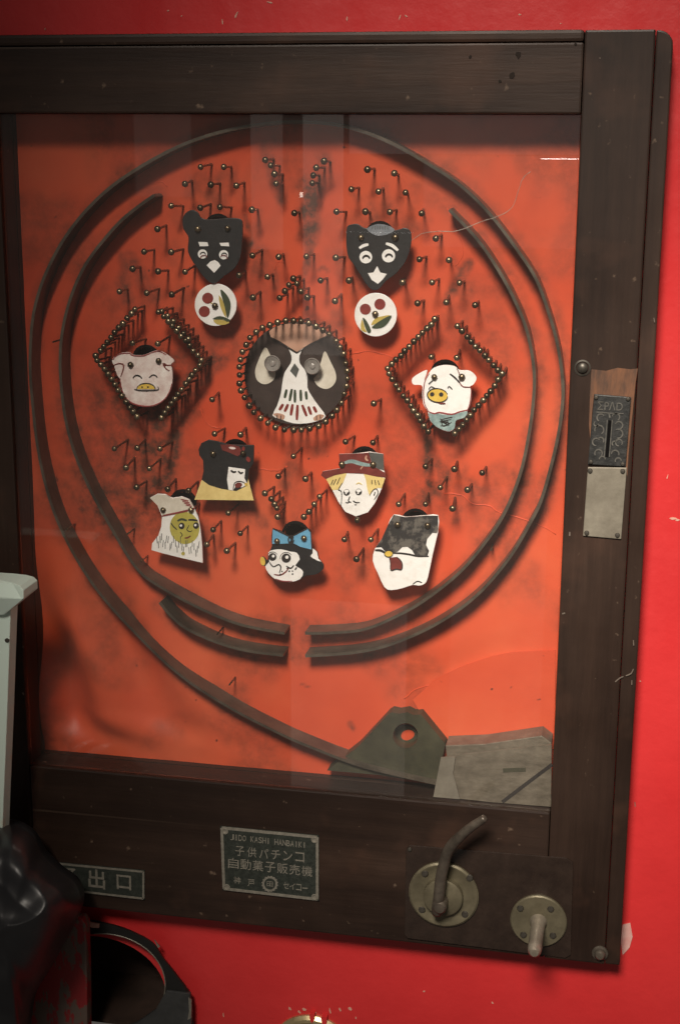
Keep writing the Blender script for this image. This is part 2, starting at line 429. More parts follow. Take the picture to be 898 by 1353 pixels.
def chip(px, py, ln, wd, ang):
    a = math.radians(ang); pts = []
    n = 7
    for i in range(n):
        t = 2 * math.pi * i / n; r = random.uniform(.6, 1.15)
        x, y = ln / 2 * math.cos(t) * r, wd / 2 * math.sin(t) * r
        pts.append((px + x * math.cos(a) - y * math.sin(a), py + x * math.sin(a) + y * math.cos(a)))
    plate('paint_chip', pts, WALLY - .0003, .0005, CHIP, wall)
for c in [(383, 1333, 7, 3.5, 40), (395, 1337, 7, 3, 55), (402, 1334, 6, 4, 40), (417, 1338, 3, 2, 70), (436, 1336, 10, 2.5, 75),
          (449, 1334, 7, 2.5, 60), (462, 1333, 6, 4, 30), (470, 1345, 4, 2, 70), (312, 20, 11, 2.5, 115), (294, 29, 8, 2, 85), (357, 3, 9, 2.5, 10),
          (222, 14, 3, 3, 0), (240, 21, 3, 2, 0), (60, 38, 4, 1.5, 90), (528, 22, 9, 2, 110), (458, 25, 8, 2, 95), (536, 21, 6, 1.6, 30),
          (686, 19, 4, 3, 0), (740, 31, 4, 2, 0), (889, 685, 13, 4, 8), (895, 687, 7, 3, 0), (881, 630, 8, 1.6, 110), (295, 1341, 8, 1.4, 85),
          (650, 1325, 4, 2, 40), (560, 1310, 3, 2, 10), (845, 900, 3, 2, 30)]:
    chip(*c)
plate('torn_tape', [(822, 1222), (832, 1220), (835, 1238), (831, 1252), (822, 1262), (819, 1240)], WALLY - .0008, .0008, TAPE, wall)

# ------------------------------------------------------------------ the pachinko cabinet
pm = empty('pachinko_machine', (0, .02, OB), 'dark wooden framed pachinko machine with orange nail board behind glass', 'pachinko machine')
FD = WALLY + .001                                          # frame depth
def frame_piece(name, x0, x1, z0, z1, m, y0=0.0, y1=FD, bevel=.0012, parent=pm):
    return finish(name, box_bm(x0, x1, y0, y1, z0, z1), m, parent, bevel=bevel)
EDGE = .0105                                               # width of the outer bead strip
rs = frame_piece('right_stile', GR, OR - EDGE, OB + .001, OT - .0005, WOODV)
ls = frame_piece('left_stile', OL + EDGE, GL, OB + .001, OT - .0005, WOODV)
tr = frame_piece('top_rail', GL + .0004, GR - .0004, GT, OT - .0075, WOODH, y0=.0006)
br = frame_piece('bottom_rail', GL + .0004, GR - .0004, OB + .001, GB, WOODH, y0=.0006)
_c = [(OR - EDGE + .0004, OB + .001), (OR, OB + .001)] + [(OR - .009 + .009 * math.cos(a * math.pi / 16), OT - .0098 + .009 * math.sin(a * math.pi / 16)) for a in range(9)] + [(OR - EDGE + .0004, OT - .0008)]
finish('edge_strip', prism_bm([Vector((x, .0010, z)) for x, z in _c], FD - .001), WOODV, pm, bevel=.0016)
frame_piece('edge_strip', OL, OL + EDGE - .0004, OB + .001, OT - .0008, WOODV, y0=.0010, bevel=.003)
frame_piece('edge_strip', GL + .0004, GR - .0004, OT - .0071, OT, WOODH, y0=.0014, bevel=.002)
# inner lining of the deep recess behind the opening
frame_piece('recess_lining', GL - .010, GL, GB - .010, GT + .010, WOODV, y0=FD + .0004, y1=.046, bevel=0)
frame_piece('recess_lining', GR, GR + .010, GB - .010, GT + .010, WOODV, y0=FD + .0004, y1=.046, bevel=0)
frame_piece('recess_lining', GL + .0004, GR - .0004, GT, GT + .010, WOODH, y0=FD + .0004, y1=.046, bevel=0)
frame_piece('recess_lining', GL + .0004, GR - .0004, GB - .010, GB, WOODH, y0=FD + .0004, y1=.046, bevel=0)
frame_piece('back_panel', GL - .010, GR + .010, GB - .010, GT + .010, HOLE, y0=.0465, y1=.052, bevel=0)

SCATTER = [(265.6,220.6),(296,220.6),(244.8,243),(279,244),(312.7,245.3),(226.8,272),(265,274.5),(291,273.5),(208.5,302.6),
 (191,332.5),(226.8,333),(175.7,355.3),(209.5,358.5),(245,359),(158.4,385),(194.5,387),(227.6,388.8),(316.4,363.5),
 (389,281.6),(444.7,279.6),(464.3,250),(485.4,224),(482.7,279.6),(333,277),(334,337.5),(368.5,339.3),(405,338.7),(443.7,340.5),
 (353.5,365.7),(423.6,370.5),(461,370.5),(334.4,393),(442.7,397.6),(520.7,229),(500,253),(535.5,254.5),(515,280),(556.8,281.8),(575.6,315),
 (554,342.5),(592.8,343.5),(531.7,373),(570.8,373),(606.7,373.7),(551.5,400.6),(589.4,399.2),(627.3,403),
 (176,453),(209,454),(280.7,527.7),(284,573),(318,574),(152,592.5),(182,591.6),(212,592.6),(167,617.5),(198,618.7),(181,643.5),(222,646),(249.8,647.8),
 (569.5,471.5),(603.2,472.5),(493.8,533),(302,677.5),(282,699.7),(317.7,704.5),(300,727.6),(274,719),(350.2,651.6),
 (388,602.5),(368,629),(403.7,632.5),(456.6,583.4),(492.7,584.6),(472,687),(455,712.5),(490,712.5),(471,738.5),
 (562,616),(600,619.5),(636.7,624.5),(581.6,643.7),(617.3,647),(597.6,671.6),(526.7,665.8),(562,665.6)]
ROWS = [(350.7,211.4),(358,218.6),(362.7,230),(365,242.7),(428.2,213),(418,221.6),(414,231.7),(412.8,242),
 (387.7,368),(382,376.5),(376.7,384.5),(369.7,393.6),(392.5,374.5),(397.8,384.8),(406.2,392.8),
 (179,408.6),(174.5,414),(168.7,420),(163,427.5),(157.5,432.7),(152,439),(147.5,445.7),(142.5,452),(138,457.5),(133.6,463),(127,470),
 (129,476),(134,481.5),(138.7,487.5),(143.5,494),(148,501),(152.5,508),(156.7,515.5),(161.5,523),(167,531),(172,538.7),(176.7,544),(181.7,550.5),
 (210,412),(217,418),(223,424.5),(228,430.5),(234,437),(239.7,444),(245.7,450),(251,456.5),(256,463.5),(262,469),(266.5,476),
 (214.5,411),(222,417.5),(229.5,424.5),(236.5,433),(243,440.5),(249.5,448),
 (264.5,482.5),(259,489),(254,495.4),(250.5,501),(246,507),(240.6,514.3),(235.9,520.7),(231.8,527),(227.2,532.7),(222.6,538.9),(218.2,545.2),(213.8,552),
 (574,421.4),(569.7,428.7),(564,433.7),(558,439.5),(552.7,445),(546.7,451),(540.7,458),(534.5,463.5),(529.7,470),(523,475),(517.6,480.8),(512,486.6),
 (514,493.6),(518,500.8),(523,508.8),(527,515),(532.7,523),(538,529),(542.7,536),(546,542.5),(551.5,549),(555,555.5),(559.7,563),(565.5,570),
 (604,430.7),(610,437),(617,445),(622,451.5),(627.7,457.7),(633.7,463),(640.3,469.5),(645.3,475.5),(651.7,482.6),(657.3,488.8),(663,493.8),
 (657.7,501.4),(653.3,509.5),(647.7,516.7),(642.7,522.7),(638.3,528.7),(631.9,535.5),(626.3,541.5),(621.2,548.7),(616.2,554.7),(611.2,561.6),(606.2,566.8),(600.8,572.8),
 (358.8,659),(363,666),(366,671),(367,682.7),(422.3,656),(415.3,666),(408.3,676),(401.7,682.7)]
OWLRING = [(347,433),(356.7,429.5),(367,426),(377.8,423.6),(388,424),(398,424.4),(408,426.7),(417.8,431),(426.7,436),(435,441.5),(444.3,450.5),
 (449.3,459),(454,467.5),(456.7,480),(458.7,490),(459,500),(458,510),(454.7,520.3),(451.3,532),(445.3,541.5),(439,549.5),(430.3,557),(421.2,562.8),
 (409.2,566),(398.2,568),(388,568),(376,567.6),(364,564.8),(354,558.8),(344.5,552.7),(335.5,544.5),(329.5,536),(323.4,525),(318.6,516),(316.6,506.7),
 (317,495.4),(316.6,484.6),(318,475),(320.6,464.7),(325.5,455.5),(330.5,446),(338.7,438.7)]
RAILS = [[(578, 1036), (520, 1023), (467, 1009), (400, 983), (367, 968), (300, 933), (233, 888), (167, 824), (123, 772), (88, 714), (66, 660),
                    (51, 597), (43, 530), (40, 480), (43, 425), (52, 385), (66, 350), (86, 314), (114, 278), (152, 243), (207, 208), (260, 184),
                    (320, 168), (385, 161), (450, 166), (510, 186), (573, 221), (613, 249), (647, 283), (680, 326), (707, 367), (724, 412),
                    (737, 460), (743, 510), (741, 548), (735, 584), (725, 625), (714, 662), (702, 687), (673, 736), (629, 787), (577, 824),
                    (520, 850), (470, 862), (403, 867)],
 [(593, 277), (630, 316), (660, 360), (683, 404), (697, 442), (705, 490), (704, 530), (698, 575), (687, 625), (668, 674), (644, 712),
                    (608, 755), (565, 790), (530, 811), (483, 831), (440, 836), (403, 837)],
 [(204, 258), (180, 275), (152, 300), (113, 350), (90, 405), (80, 463), (83, 530), (95, 587), (116, 640), (144, 692), (180, 750),
                    (213, 776), (267, 805), (317, 825), (376, 837)],
 [(211, 796), (226, 814), (247, 831), (287, 849), (327, 860), (374, 866)]]
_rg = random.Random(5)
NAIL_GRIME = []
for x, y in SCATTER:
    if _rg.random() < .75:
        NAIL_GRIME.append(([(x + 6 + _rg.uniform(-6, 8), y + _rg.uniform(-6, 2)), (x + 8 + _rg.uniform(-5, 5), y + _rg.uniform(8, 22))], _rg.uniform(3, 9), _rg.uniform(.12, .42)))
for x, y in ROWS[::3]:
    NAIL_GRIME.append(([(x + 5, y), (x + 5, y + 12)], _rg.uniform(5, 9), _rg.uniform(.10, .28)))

# playing board: fine sheet with stains and painted-in rail shade, soft folds low on the left and real pocket openings
POCKETS = [(289, 302), (502, 312), (194, 474), (588, 494), (312, 598), (482, 608), (243, 664), (391, 706), (549, 690)]
PR = .0082
pocks = [P(x, y, BD) for x, y in POCKETS]
def segs(px_list): return [P(x, y, BD) for x, y in px_list]
STAINS_SHADE = [  # (polyline in picture units, half width px, strength)
    ([(407, 250), (408, 275), (407, 312)], 12, .85), ([(425, 225), (408, 262)], 8, .6), ([(410, 318), (405, 352), (400, 366)], 5, .6),
    ([(618, 350), (606, 368), (590, 398)], 6, .75), ([(165, 340), (172, 345), (162, 375)], 9, .55), ([(178, 350), (196, 385), (205, 392)], 9, .5),
    ([(225, 640), (212, 625), (206, 600)], 9, .55), ([(206, 640), (200, 655), (218, 650)], 8, .8), ([(345, 640), (340, 610)], 2, .3),
    ([(385, 590), (386, 620), (376, 640)], 9, .45), ([(400, 575), (420, 590)], 12, .35), ([(565, 575), (566, 640)], 5, .75),
    ([(570, 610), (590, 625), (575, 650), (560, 655)], 11, .4), ([(545, 668), (560, 660)], 7, .5), ([(445, 415), (455, 435)], 9, .4),
    ([(405, 420), (445, 440)], 9, .4), ([(433, 358), (427, 352), (421, 357)], 2.2, .6), ([(280, 475), (290, 482)], 8, .75),
    ([(265, 480), (298, 474)], 5, .6), ([(262, 545), (236, 572), (232, 610)], 6, .45), ([(262, 235), (285, 262), (300, 235)], 12, .35),
    ([(350, 195), (362, 235), (372, 262)], 7, .45), ([(430, 212), (425, 250)], 9, .4), ([(324, 285), (332, 320), (326, 345)], 3, .6),
    ([(520, 295), (538, 300), (550, 305)], 10, .4), ([(315, 660), (345, 690), (330, 680)], 10, .4), ([(270, 690), (275, 730)], 6, .4),
    ([(520, 640), (490, 650)], 14, .35), ([(395, 745), (400, 768)], 14, .25), ([(462, 957), (466, 962)], 4, .8),
    ([(398, 903), (408, 908)], 1.5, .7), ([(376, 820), (404, 822)], 5, .35), ([(390, 640), (395, 680)], 12, .3),
    ([(260, 700), (270, 760)], 10, .3), ([(585, 560), (600, 590)], 14, .35), ([(545, 470), (520, 478)], 6, .4),
    ([(500, 185), (560, 205)], 8, .15), ([(300, 440), (312, 470)], 8, .3), ([(455, 555), (440, 575)], 10, .3),
]
for _p in NAIL_GRIME: STAINS_SHADE.append(_p)
for _r in RAILS: STAINS_SHADE.append(([(x + 4, y) for x, y in _r], 11, .34))  # dirt beside each rail that also paints in its broad soft shadow
SEG = []
sc_px = px_len(400, 600, BD, 1)
for pl, wd, st in STAINS_SHADE:
    q = segs(pl)
    for a, b in zip(q, q[1:]): SEG.append((a.x, a.z, b.x, b.z, wd * sc_px, st))
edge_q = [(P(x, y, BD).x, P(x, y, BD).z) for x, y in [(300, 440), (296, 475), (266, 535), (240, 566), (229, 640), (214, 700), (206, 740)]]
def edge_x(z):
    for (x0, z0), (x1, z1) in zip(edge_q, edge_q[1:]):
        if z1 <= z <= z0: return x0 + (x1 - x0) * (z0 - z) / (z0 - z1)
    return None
def sstep(a, b, x):
    t = max(0, min(1, (x - a) / (b - a))); return t * t * (3 - 2 * t)
def stain_shade_at(x, z):
    s = 0.0
    nz = noise.noise(Vector((x * 90, 0, z * 90))) * .5 + noise.noise(Vector((x * 260, 3, z * 260))) * .35
    for ax, az, bx, bz, w_, st in SEG:
        if x < min(ax, bx) - 3 * w_ or x > max(ax, bx) + 3 * w_ or z < min(az, bz) - 3 * w_ or z > max(az, bz) + 3 * w_: continue
        dx, dz = bx - ax, bz - az; t = max(0, min(1, ((x - ax) * dx + (z - az) * dz) / (dx * dx + dz * dz + 1e-12)))
        dd = math.hypot(x - ax - dx * t, z - az - dz * t) / w_
        v = st * (1 - sstep(.35, 1.7, dd + nz * .55))
        s = max(s, v) + .35 * min(s, v) * (1 - max(s, v))
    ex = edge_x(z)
    if ex is not None:      # darker half of the sheet left of a set edge line
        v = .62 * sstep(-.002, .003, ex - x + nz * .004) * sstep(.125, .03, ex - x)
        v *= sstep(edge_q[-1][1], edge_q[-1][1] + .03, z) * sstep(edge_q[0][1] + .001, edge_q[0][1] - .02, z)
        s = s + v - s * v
    v = .34 * sstep(.0, .5, noise.noise(Vector((x * 18, 9, z * 18))) + .35 * noise.noise(Vector((x * 60, 9, z * 60))) + .12)
    return min(.95, s + v * (1 - s))
def board_off(x, z):
    """the thin sheet bulges in soft folds low on the left"""
    u, v = x - GL, z - GB
    k = sstep(.17, .02, u) * sstep(.20, .05, v) * sstep(.004, .035, v)
    o = -.0090 * k * math.sin((u * 1.0 + v * .42) * 95 + .8 + 1.2 * noise.noise(Vector((x * 14, 2, z * 14))))
    k2 = sstep(.22, .05, u) * sstep(.045, .022, v) * sstep(.004, .02, v)
    o += -.0015 * k2 * math.sin(u * 60 + v * 140)
    k3 = sstep(.30, .37, u) * sstep(.09, .15, v) * sstep(.24, .18, v) * 0 + sstep(.23, .30, u) * sstep(.13, .10, v)
    o += -.0005 * k3 * math.sin(u * 70 - v * 120 + 2 * noise.noise(Vector((x * 25, 5, z * 25))))
    o += -.0005 * noise.noise(Vector((x * 30, 0, z * 30)))
    return o
NX, NZ = 236, 288
verts, faces, st = [], [], []
for j in range(NZ + 1):
    z = GB - .006 + (GT - GB + .012) * j / NZ
    for i in range(NX + 1):
        x = GL - .0 + (GR - GL) * i / NX
        verts.append((x, BD + board_off(x, z), z)); st.append(stain_shade_at(x, z))
for j in range(NZ):
    for i in range(NX):
        x = GL + (GR - GL) * (i + .5) / NX; z = GB - .006 + (GT - GB + .012) * (j + .5) / NZ
        if any((x - p.x) ** 2 + (z - p.z) ** 2 < PR * PR for p in pocks): continue
        a = j * (NX + 1) + i; faces.append((a, a + 1, a + NX + 2, a + NX + 1))
me = bpy.data.meshes.new('playing_board')
bc = Vector((0, BD, Z0))
me.from_pydata([Vector(v) - bc for v in verts], [], faces)
at = me.attributes.new('stain_shade', 'FLOAT', 'POINT')
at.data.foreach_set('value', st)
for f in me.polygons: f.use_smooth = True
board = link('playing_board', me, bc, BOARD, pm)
board['label'] = 'stained orange sheet board full of brass nails'
for c in pocks:
    lathe('pocket', c, [(PR + .0016, -.0004), (PR + .0018, .0012), (PR, .0016), (PR - .0002, -.012), (0, -.012)], HOLE, board, 24)

def ridge(pts, r, d=BD - .0001, name='crease', parent=None, m=None):
    pts = catmull(pts, 4, False)
    q = []
    for x, y in pts:
        p = P(x + random.uniform(-.5, .5), y + random.uniform(-.5, .5), d)
        q.append(p + Vector((0, board_off(p.x, p.z), 0)) if parent is None else p)
    tube(name, q, [r * random.uniform(.6, 1.2) for _ in q], m or BOARD, parent or board, 6)
ridge([(462, 468), (487, 464), (514, 470), (530, 478)], .00035)
ridge([(586, 652), (609, 654), (624, 666), (645, 668), (660, 677), (704, 690), (734, 706)], .0004)
ridge([(338, 618), (354, 621), (370, 621), (380, 616)], .0004)
ridge([(265, 540), (270, 554), (280, 564), (292, 565)], .0004)
ridge([(534, 924), (547, 912), (567, 905)], .0005)
ridge([(590, 275), (612, 330), (600, 352)], .0003)
ridge([(205, 243), (214, 240), (221, 247)], .00035)
ridge([(363, 356), (366, 347), (376, 346)], .0003)
# second sheet lapping over the lower right of the board
lap = [(567, 905), (571, 899), (611, 880), (650, 867), (675, 862), (733, 859), (733, 990), (600, 985), (560, 950), (545, 925)]
lp = plate('overlapping_sheet', lap, BD - .0014, .0007, BOARD, board)

# curved guide rails standing on the board
def rail(name, pts, h=.0165, t=.0021):
    pts = catmull(pts, 7, False); dF = BD - h
    q = [P(x, y, dF) for x, y in pts]
    bm = bmesh.new(); L_, n = [], len(q)
    for i, p in enumerate(q):
        tg = (q[min(n - 1, i + 1)] - q[max(0, i - 1)]).normalized(); nr = Vector((-tg.z, 0, tg.x)) * t / 2
        a, b = p + nr, p - nr
        L_.append([bm.verts.new(a), bm.verts.new(b), bm.verts.new(b + Vector((0, h + .001, 0))), bm.verts.new(a + Vector((0, h + .001, 0)))])
    for A, B in zip(L_, L_[1:]):
        for k in range(4): bm.faces.new((A[k], A[(k + 1) % 4], B[(k + 1) % 4], B[k]))
    bm.faces.new(L_[0]); bm.faces.new(L_[-1])
    o = finish(name, bm, RAIL, pm)
    for f in o.data.polygons: f.use_smooth = True
    o.data.set_sharp_from_angle(angle=math.radians(40))
    return o
for _r in RAILS: rail('guide_rail', _r)
for x, y in ((303, 905), (168, 706), (287, 838), (70, 452), (648, 727), (500, 826), (88, 700), (186, 742)):
    a_ = P(x, y, BD - .016); tube('rail_pin', [a_, a_ + Vector((0, .0165, 0))], .0006, BRASS, pm, 8)
# launcher bracket and grey plate low on the right
outer = [(432, 1018), (472, 987), (512, 944), (517, 941), (526, 943), (538, 941), (546, 945), (556, 944), (588, 983), (577, 1036), (500, 1024)]
hb = bmesh.new(); dB = BD - .012
hole_pts = ell(535.5, 972, 16.5, 16.5, 28)
lo_v = [hb.verts.new(P(x, y, dB)) for x, y in outer]; hi_v = [hb.verts.new(P(x, y, dB)) for x, y in hole_pts]
for vs in (lo_v, hi_v):
    for i in range(len(vs)): hb.edges.new((vs[i], vs[(i + 1) % len(vs)]))
bmesh.ops.triangle_fill(hb, use_beauty=True, edges=hb.edges[:])
ex = bmesh.ops.extrude_face_region(hb, geom=hb.faces[:])
for v in [g for g in ex['geom'] if isinstance(g, bmesh.types.BMVert)]: v.co.y += .0125
finish('launcher_bracket', hb, BRACK, pm)
lathe('ball_hole', P(536, 974, BD - .0006), [(px_len(536, 974, BD, 17.5), 0), (px_len(536, 974, BD, 17.5), .002), (px_len(536, 974, BD, 15.5), .002), (px_len(536, 974, BD, 15), -.0), (0, -.0002)], BRACK, pm)
gp = plate('launcher_plate', [(575, 1052), (583, 1003), (590, 999), (728, 984), (727.5, 1066), (650, 1060)], BD - .0235, .0012, GREYPL, pm)
plate('launcher_gate', [(572, 1053), (582, 1001), (601, 1000), (598, 1022), (607, 1056)], BD - .0252, .0012, STEEL, pm)
plate('launcher_rail', [(588, 985), (640, 983), (715, 972), (728, 982), (727, 990), (640, 1000), (590, 1002)], BD - .0195, .018, GREYPL, pm, bevel=.0006)
stroke('plate_seam', [(729, 1010), (697, 1034), (663, 1060)], 4.5, BD - .0239, LINE, gp, 3, False)
stroke('plate_mark', [(664, 1018), (694, 1017)], 5, BD - .0239, BRACK, gp, 0, False)

# ------------------------------------------------------------------ brass nails
NH = .0215                                                # how far a head stands off the board
def nail_mesh(length):
    bm = bmesh.new(); n = 10; rings = []
    prof = [(.0008, length), (.0008, .0006), (.0018, .0003), (.00225, -.0006), (.0019, -.0016), (.0010, -.0022)]
    for r, y in prof:
        rings.append([bm.verts.new((r * math.cos(2 * math.pi * i / n), y, r * math.sin(2 * math.pi * i / n))) for i in range(n)])
    tip = bm.verts.new((0, -.0024, 0))
    for A, B in zip(rings, rings[1:]):
        for k in range(n): bm.faces.new((A[k], A[(k + 1) % n], B[(k + 1) % n], B[k]))
    for k in range(n): bm.faces.new((rings[-1][k], rings[-1][(k + 1) % n], tip))
    bmesh.ops.recalc_face_normals(bm, faces=bm.faces[:])
    me = bpy.data.meshes.new('nail'); bm.to_mesh(me); bm.free()
    for f in me.polygons: f.use_smooth = True
    me.materials.append(BRASS)
    return me
_nt = BRASS.node_tree; _oi = _nt.nodes.new('ShaderNodeObjectInfo'); _mr = _nt.nodes.new('ShaderNodeMapRange')
_mr.inputs[3].default_value = .35; _mr.inputs[4].default_value = 1.15
_nt.links.new(_oi.outputs['Random'], _mr.inputs[0])
_b = _nt.nodes['Principled BSDF']; _src = _b.inputs['Base Color'].links[0].from_socket
_mm = _nt.nodes.new('ShaderNodeMixRGB'); _mm.blend_type = 'MULTIPLY'; _mm.inputs[0].default_value = 1
_nt.links.new(_src, _mm.inputs[1]); _nt.links.new(_mr.outputs[0], _mm.inputs[2]); _nt.links.new(_mm.outputs[0], _b.inputs['Base Color'])
NAIL = nail_mesh(NH + .003); NAILS = nail_mesh(.006)
def nail(px, py, loose=True, parent=pm, d=None, me=None):
    loc = P(px, py, BD - NH if d is None else d)
    o = bpy.data.objects.new('nail', me or NAIL); COL.objects.link(o); o.parent = parent
    o.location = loc - WL[parent.name]; WL[o.name] = loc
    k = .10 if loose else .045
    o.rotation_euler = (random.uniform(-.05, .12) if loose else random.uniform(-.05, .05), 0, random.uniform(-k, k))
    s = random.uniform(.92, 1.08); o.scale = (s, 1, s)
    return o
for p in SCATTER: nail(*p)
for p in ROWS + OWLRING: nail(*p, loose=False)

# ------------------------------------------------------------------ painted figures
FD_ = .0135; FT = .0016                                    # figure plane, plate thickness
def figure(name, label, pts, m, d=FD_, smooth=4, nails=(), thick=FT):
    o = plate(name, pts, d, thick, m, pm, smooth, bevel=.00035)
    o['label'] = label
    for x, y in nails: nail(x, y, False, o, d - .0003, NAIL)
    return o
def paint(f, name, pts, m, k=1, smooth=3, d=FD_):
    return plate(name, pts, d - .00022 * k, .0003, m, f, smooth)
def dot(f, name, x, y, r, m, k=1, ry=None, d=FD_, rot=0):
    return plate(name, ell(x, y, r, ry, 16, rot), d - .00022 * k, .0003, m, f)
def ink(f, name, pts, wd, m=LINE, k=2, d=FD_):
    return stroke(name, pts, wd, d - .00022 * k, m, f)

# black bird-faced bear, upper left
f = figure('bear_figure', 'black bear head with white beak and raised left ear',
  [(241,292),(242.5,285.5),(247,280),(254,277.5),(261,280.5),(265.5,287.5),(274,290),(290,289),(307,288),(318,290),(320.5,299),(319.5,323),(317,341),(309,355),
   (296,365),(282.5,375),(271,368),(261,355),(253,343),(248,331),(249,314),(242.5,303)], BLACK, nails=[(261.6,302.6),(301,301.6)])
paint(f, 'brow', [(262,319.5),(274,320),(275.5,325),(264,325.5)], WHITE, smooth=0); paint(f, 'brow', [(290,321),(302,320.5),(303,325.5),(292,325)], WHITE, smooth=0)
for cx, cy in ((267.6,335.6),(295.6,336.6)):
    e = dot(f, 'eye', cx, cy, 6.2, WHITE); ink(f, 'pupil', ell(cx + .6, cy + 1.5, 3.6, 3.6, 8, 0, 185, 355), 1.8, LINE)
ink(f, 'snout_line', ell(269.5,341,4.5,3.5,8,0,160,340), 1.5, REDP, 3); ink(f, 'snout_line', ell(295.5,341,4.5,3.5,8,0,200,380), 1.5, REDP, 3)
paint(f, 'beak', [(278,345.5),(283.7,343.5),(288,346),(291.5,351),(283,360.5),(273,350.5)], WHITE, 2, 0)

# black bird-faced bear, upper right
f = figure('bear_figure', 'black bear head with white beak and pale metal cap',
  [(458,301),(462,297),(472,296),(481,301),(500,304),(523,304),(534,301),(542.5,307),(542,327),(535,346),(523,361),(510,371),(498.5,383),(487,380),
   (476.5,364),(466.5,349),(459,337),(457,317)], BLACK, nails=[(477,313.5),(522,313.6)])
cp = paint(f, 'cap', [(484.5,303),(493,297.3),(503,296),(515,299),(521,304.5),(510.5,310),(496,311)], CHROME, 2)
for i in range(7): ink(cp, 'cap_rib', [(492 + i * 3.3, 298.3), (491.5 + i * 3.4, 303)], .9, GREYL, 3)
ink(f, 'brow', [(474.5,328),(480,324.5),(486.5,323)], 4.2, WHITE, 1); ink(f, 'brow', [(509.5,321.7),(518,324.6),(525.5,331)], 4.4, WHITE, 1)
for cx, cy, r in ((483,339.8,8.4),(513,338,8.8)):
    dot(f, 'eye', cx, cy, r, WHITE); ink(f, 'pupil', ell(cx + .5, cy + 3, 4.6, 4.8, 8, 0, 190, 350), 3, LINE)
paint(f, 'beak', [(485.7,361),(493,360),(498,351.6),(502,360),(510.7,362),(505.5,369),(499,375),(491,370)], WHITE, 1, 0)

# round cherry discs
DD = .0150
f = figure('cherry_disc', 'white disc with two cherries stacked left of the leaves', ell(284.9,402.8,27.7,28,40), WHITE, DD, 0, [(284.3,404)])
for x, y in ((274.5,394),(270,411.6)): dot(f, 'cherry', x, y, 7.4, CHERRY, d=DD)
paint(f, 'leaf', [(289,390),(291,404),(294,412),(299,420),(296,401)], OLIVE, 1, 2, DD)
paint(f, 'leaf', [(291,383),(299,389),(304,398),(304.5,408),(300.5,420.5),(297,406)], GREEN, 2, 3, DD)
paint(f, 'leaf', [(281,421.5),(291,417.5),(304.5,423),(300,425),(294,422)], GREEN, 2, 3, DD)
paint(f, 'leaf', [(282,423),(292,422.5),(303,425.5),(297,429),(287,428.5)], OLIVE, 1, 3, DD)
ink(f, 'stem', [(277,399),(284,404)], 1.4, OLIVE, 1, DD)
f = figure('cherry_disc', 'white disc with two cherries side by side above the leaves', ell(496,415.8,28,28.8,40), WHITE, DD, 0, [(495.6,414.8)])
for x, y in ((501.6,402),(482.4,408.6)): dot(f, 'cherry', x, y, 7.4, CHERRY, d=DD)
paint(f, 'leaf', [(491,430),(495,421),(504,418),(515,417)], OLIVE, 1, 3, DD)
paint(f, 'leaf', [(491,433),(500,425),(516.5,416.5),(512,427),(503,433.5)], GREEN, 2, 3, DD)
paint(f, 'leaf', [(478.8,420),(484,424),(490,437),(486,440),(482,432)], GREEN, 2, 3, DD)
paint(f, 'leaf', [(478,422),(482,434),(484,439),(476.5,435)], OLIVE, 1, 3, DD)

# pig in the left diamond
f = figure('pig_figure', 'off-white pig head with folded ears in the left nail diamond',
  [(148,476.5),(153,470),(162,466),(171,465.7),(176,469),(190,469),(200,465),(210,463),(220,468),(230,476.5),(226,482),(228,492),(227.5,508),(225,517),(219,527),
   (208,535),(194,538),(178,535),(168,528),(161.5,516),(159,502),(155,496),(151,484)], CREAM, nails=[(173,481.8),(210,476.6)])
ink(f, 'ear_line', [(150,483),(157,480.3),(163,482),(163,488),(159.5,498)], 1.7, REDP); ink(f, 'ear_line', [(230,481),(222,483),(215.5,480),(219,487),(224,490)], 1.7, REDP)
ink(f, 'rim_line', [(158.5,500),(161.5,516),(168,527.5),(178,534),(194,537),(208,534),(218.5,526.5),(224.5,516.5),(227,507)], 1.6, REDL)
ink(f, 'rim_line', [(149,475.5),(154,470),(162,467),(171,466.8),(176,470),(190,470),(200,466),(210,464),(219.5,468.8)], 1.4, REDL)
ink(f, 'closed_eye', [(175.7,499.8),(178,497),(181.5,496),(185,497.5),(187.7,500)], 1.8); ink(f, 'closed_eye', [(197,499.3),(200,496.5),(203,495.6),(206,496.8),(208,499.3)], 1.6)
paint(f, 'snout', ell(193,514,12,7.4,14,0,180,360), YELL, 2, 0)
ink(f, 'snout_line', ell(193,514,12,7.4,14,0,180,360), 1.3, LINE, 3); ink(f, 'mouth', [(177.5,514.5),(185,516),(200,516),(209,514.8),(208.5,511)], 1.6, LINE, 3)
dot(f, 'nostril', 188,511.5,1.2,LINE,3); dot(f, 'nostril', 195.5,511.5,1.2,LINE,3)

# pig in the right diamond
f = figure('pig_figure', 'white pig head with yellow snout and teal bow in the right nail diamond',
  [(560,503),(566,493),(573,486),(586,482.4),(600,484),(606.5,489),(620,490),(629,499),(625,508),(620.5,511),(622.6,520),(621,534),(616,546),(613,552),(602,556),
   (600,566),(592,570),(578,565),(569,557),(566,550),(564.5,543),(559,534),(557.5,520),(557,509.5),(545.7,508),(544.5,500),(555,492.5),(564,489.5)], WHITE, nails=[(573.5,498),(609.8,498)])
bw = paint(f, 'bow', [(566,546),(580,547),(596,548.5),(616.5,543.5),(613,551.5),(602,555.5),(600,565.5),(592,569.5),(578,564.5),(569,556.5)], TEAL, 1)
for _ in range(7): ink(bw, 'fold_line', [(578 + random.uniform(0, 20), 551 + random.uniform(0, 14)) for _ in range(3)], 1.4, LINE, 2)
ink(f, 'chin_line', [(565,543.5),(573,546.5),(580,545),(596,547.5),(607,544),(618,541.5)], 1.9, REDL, 2)
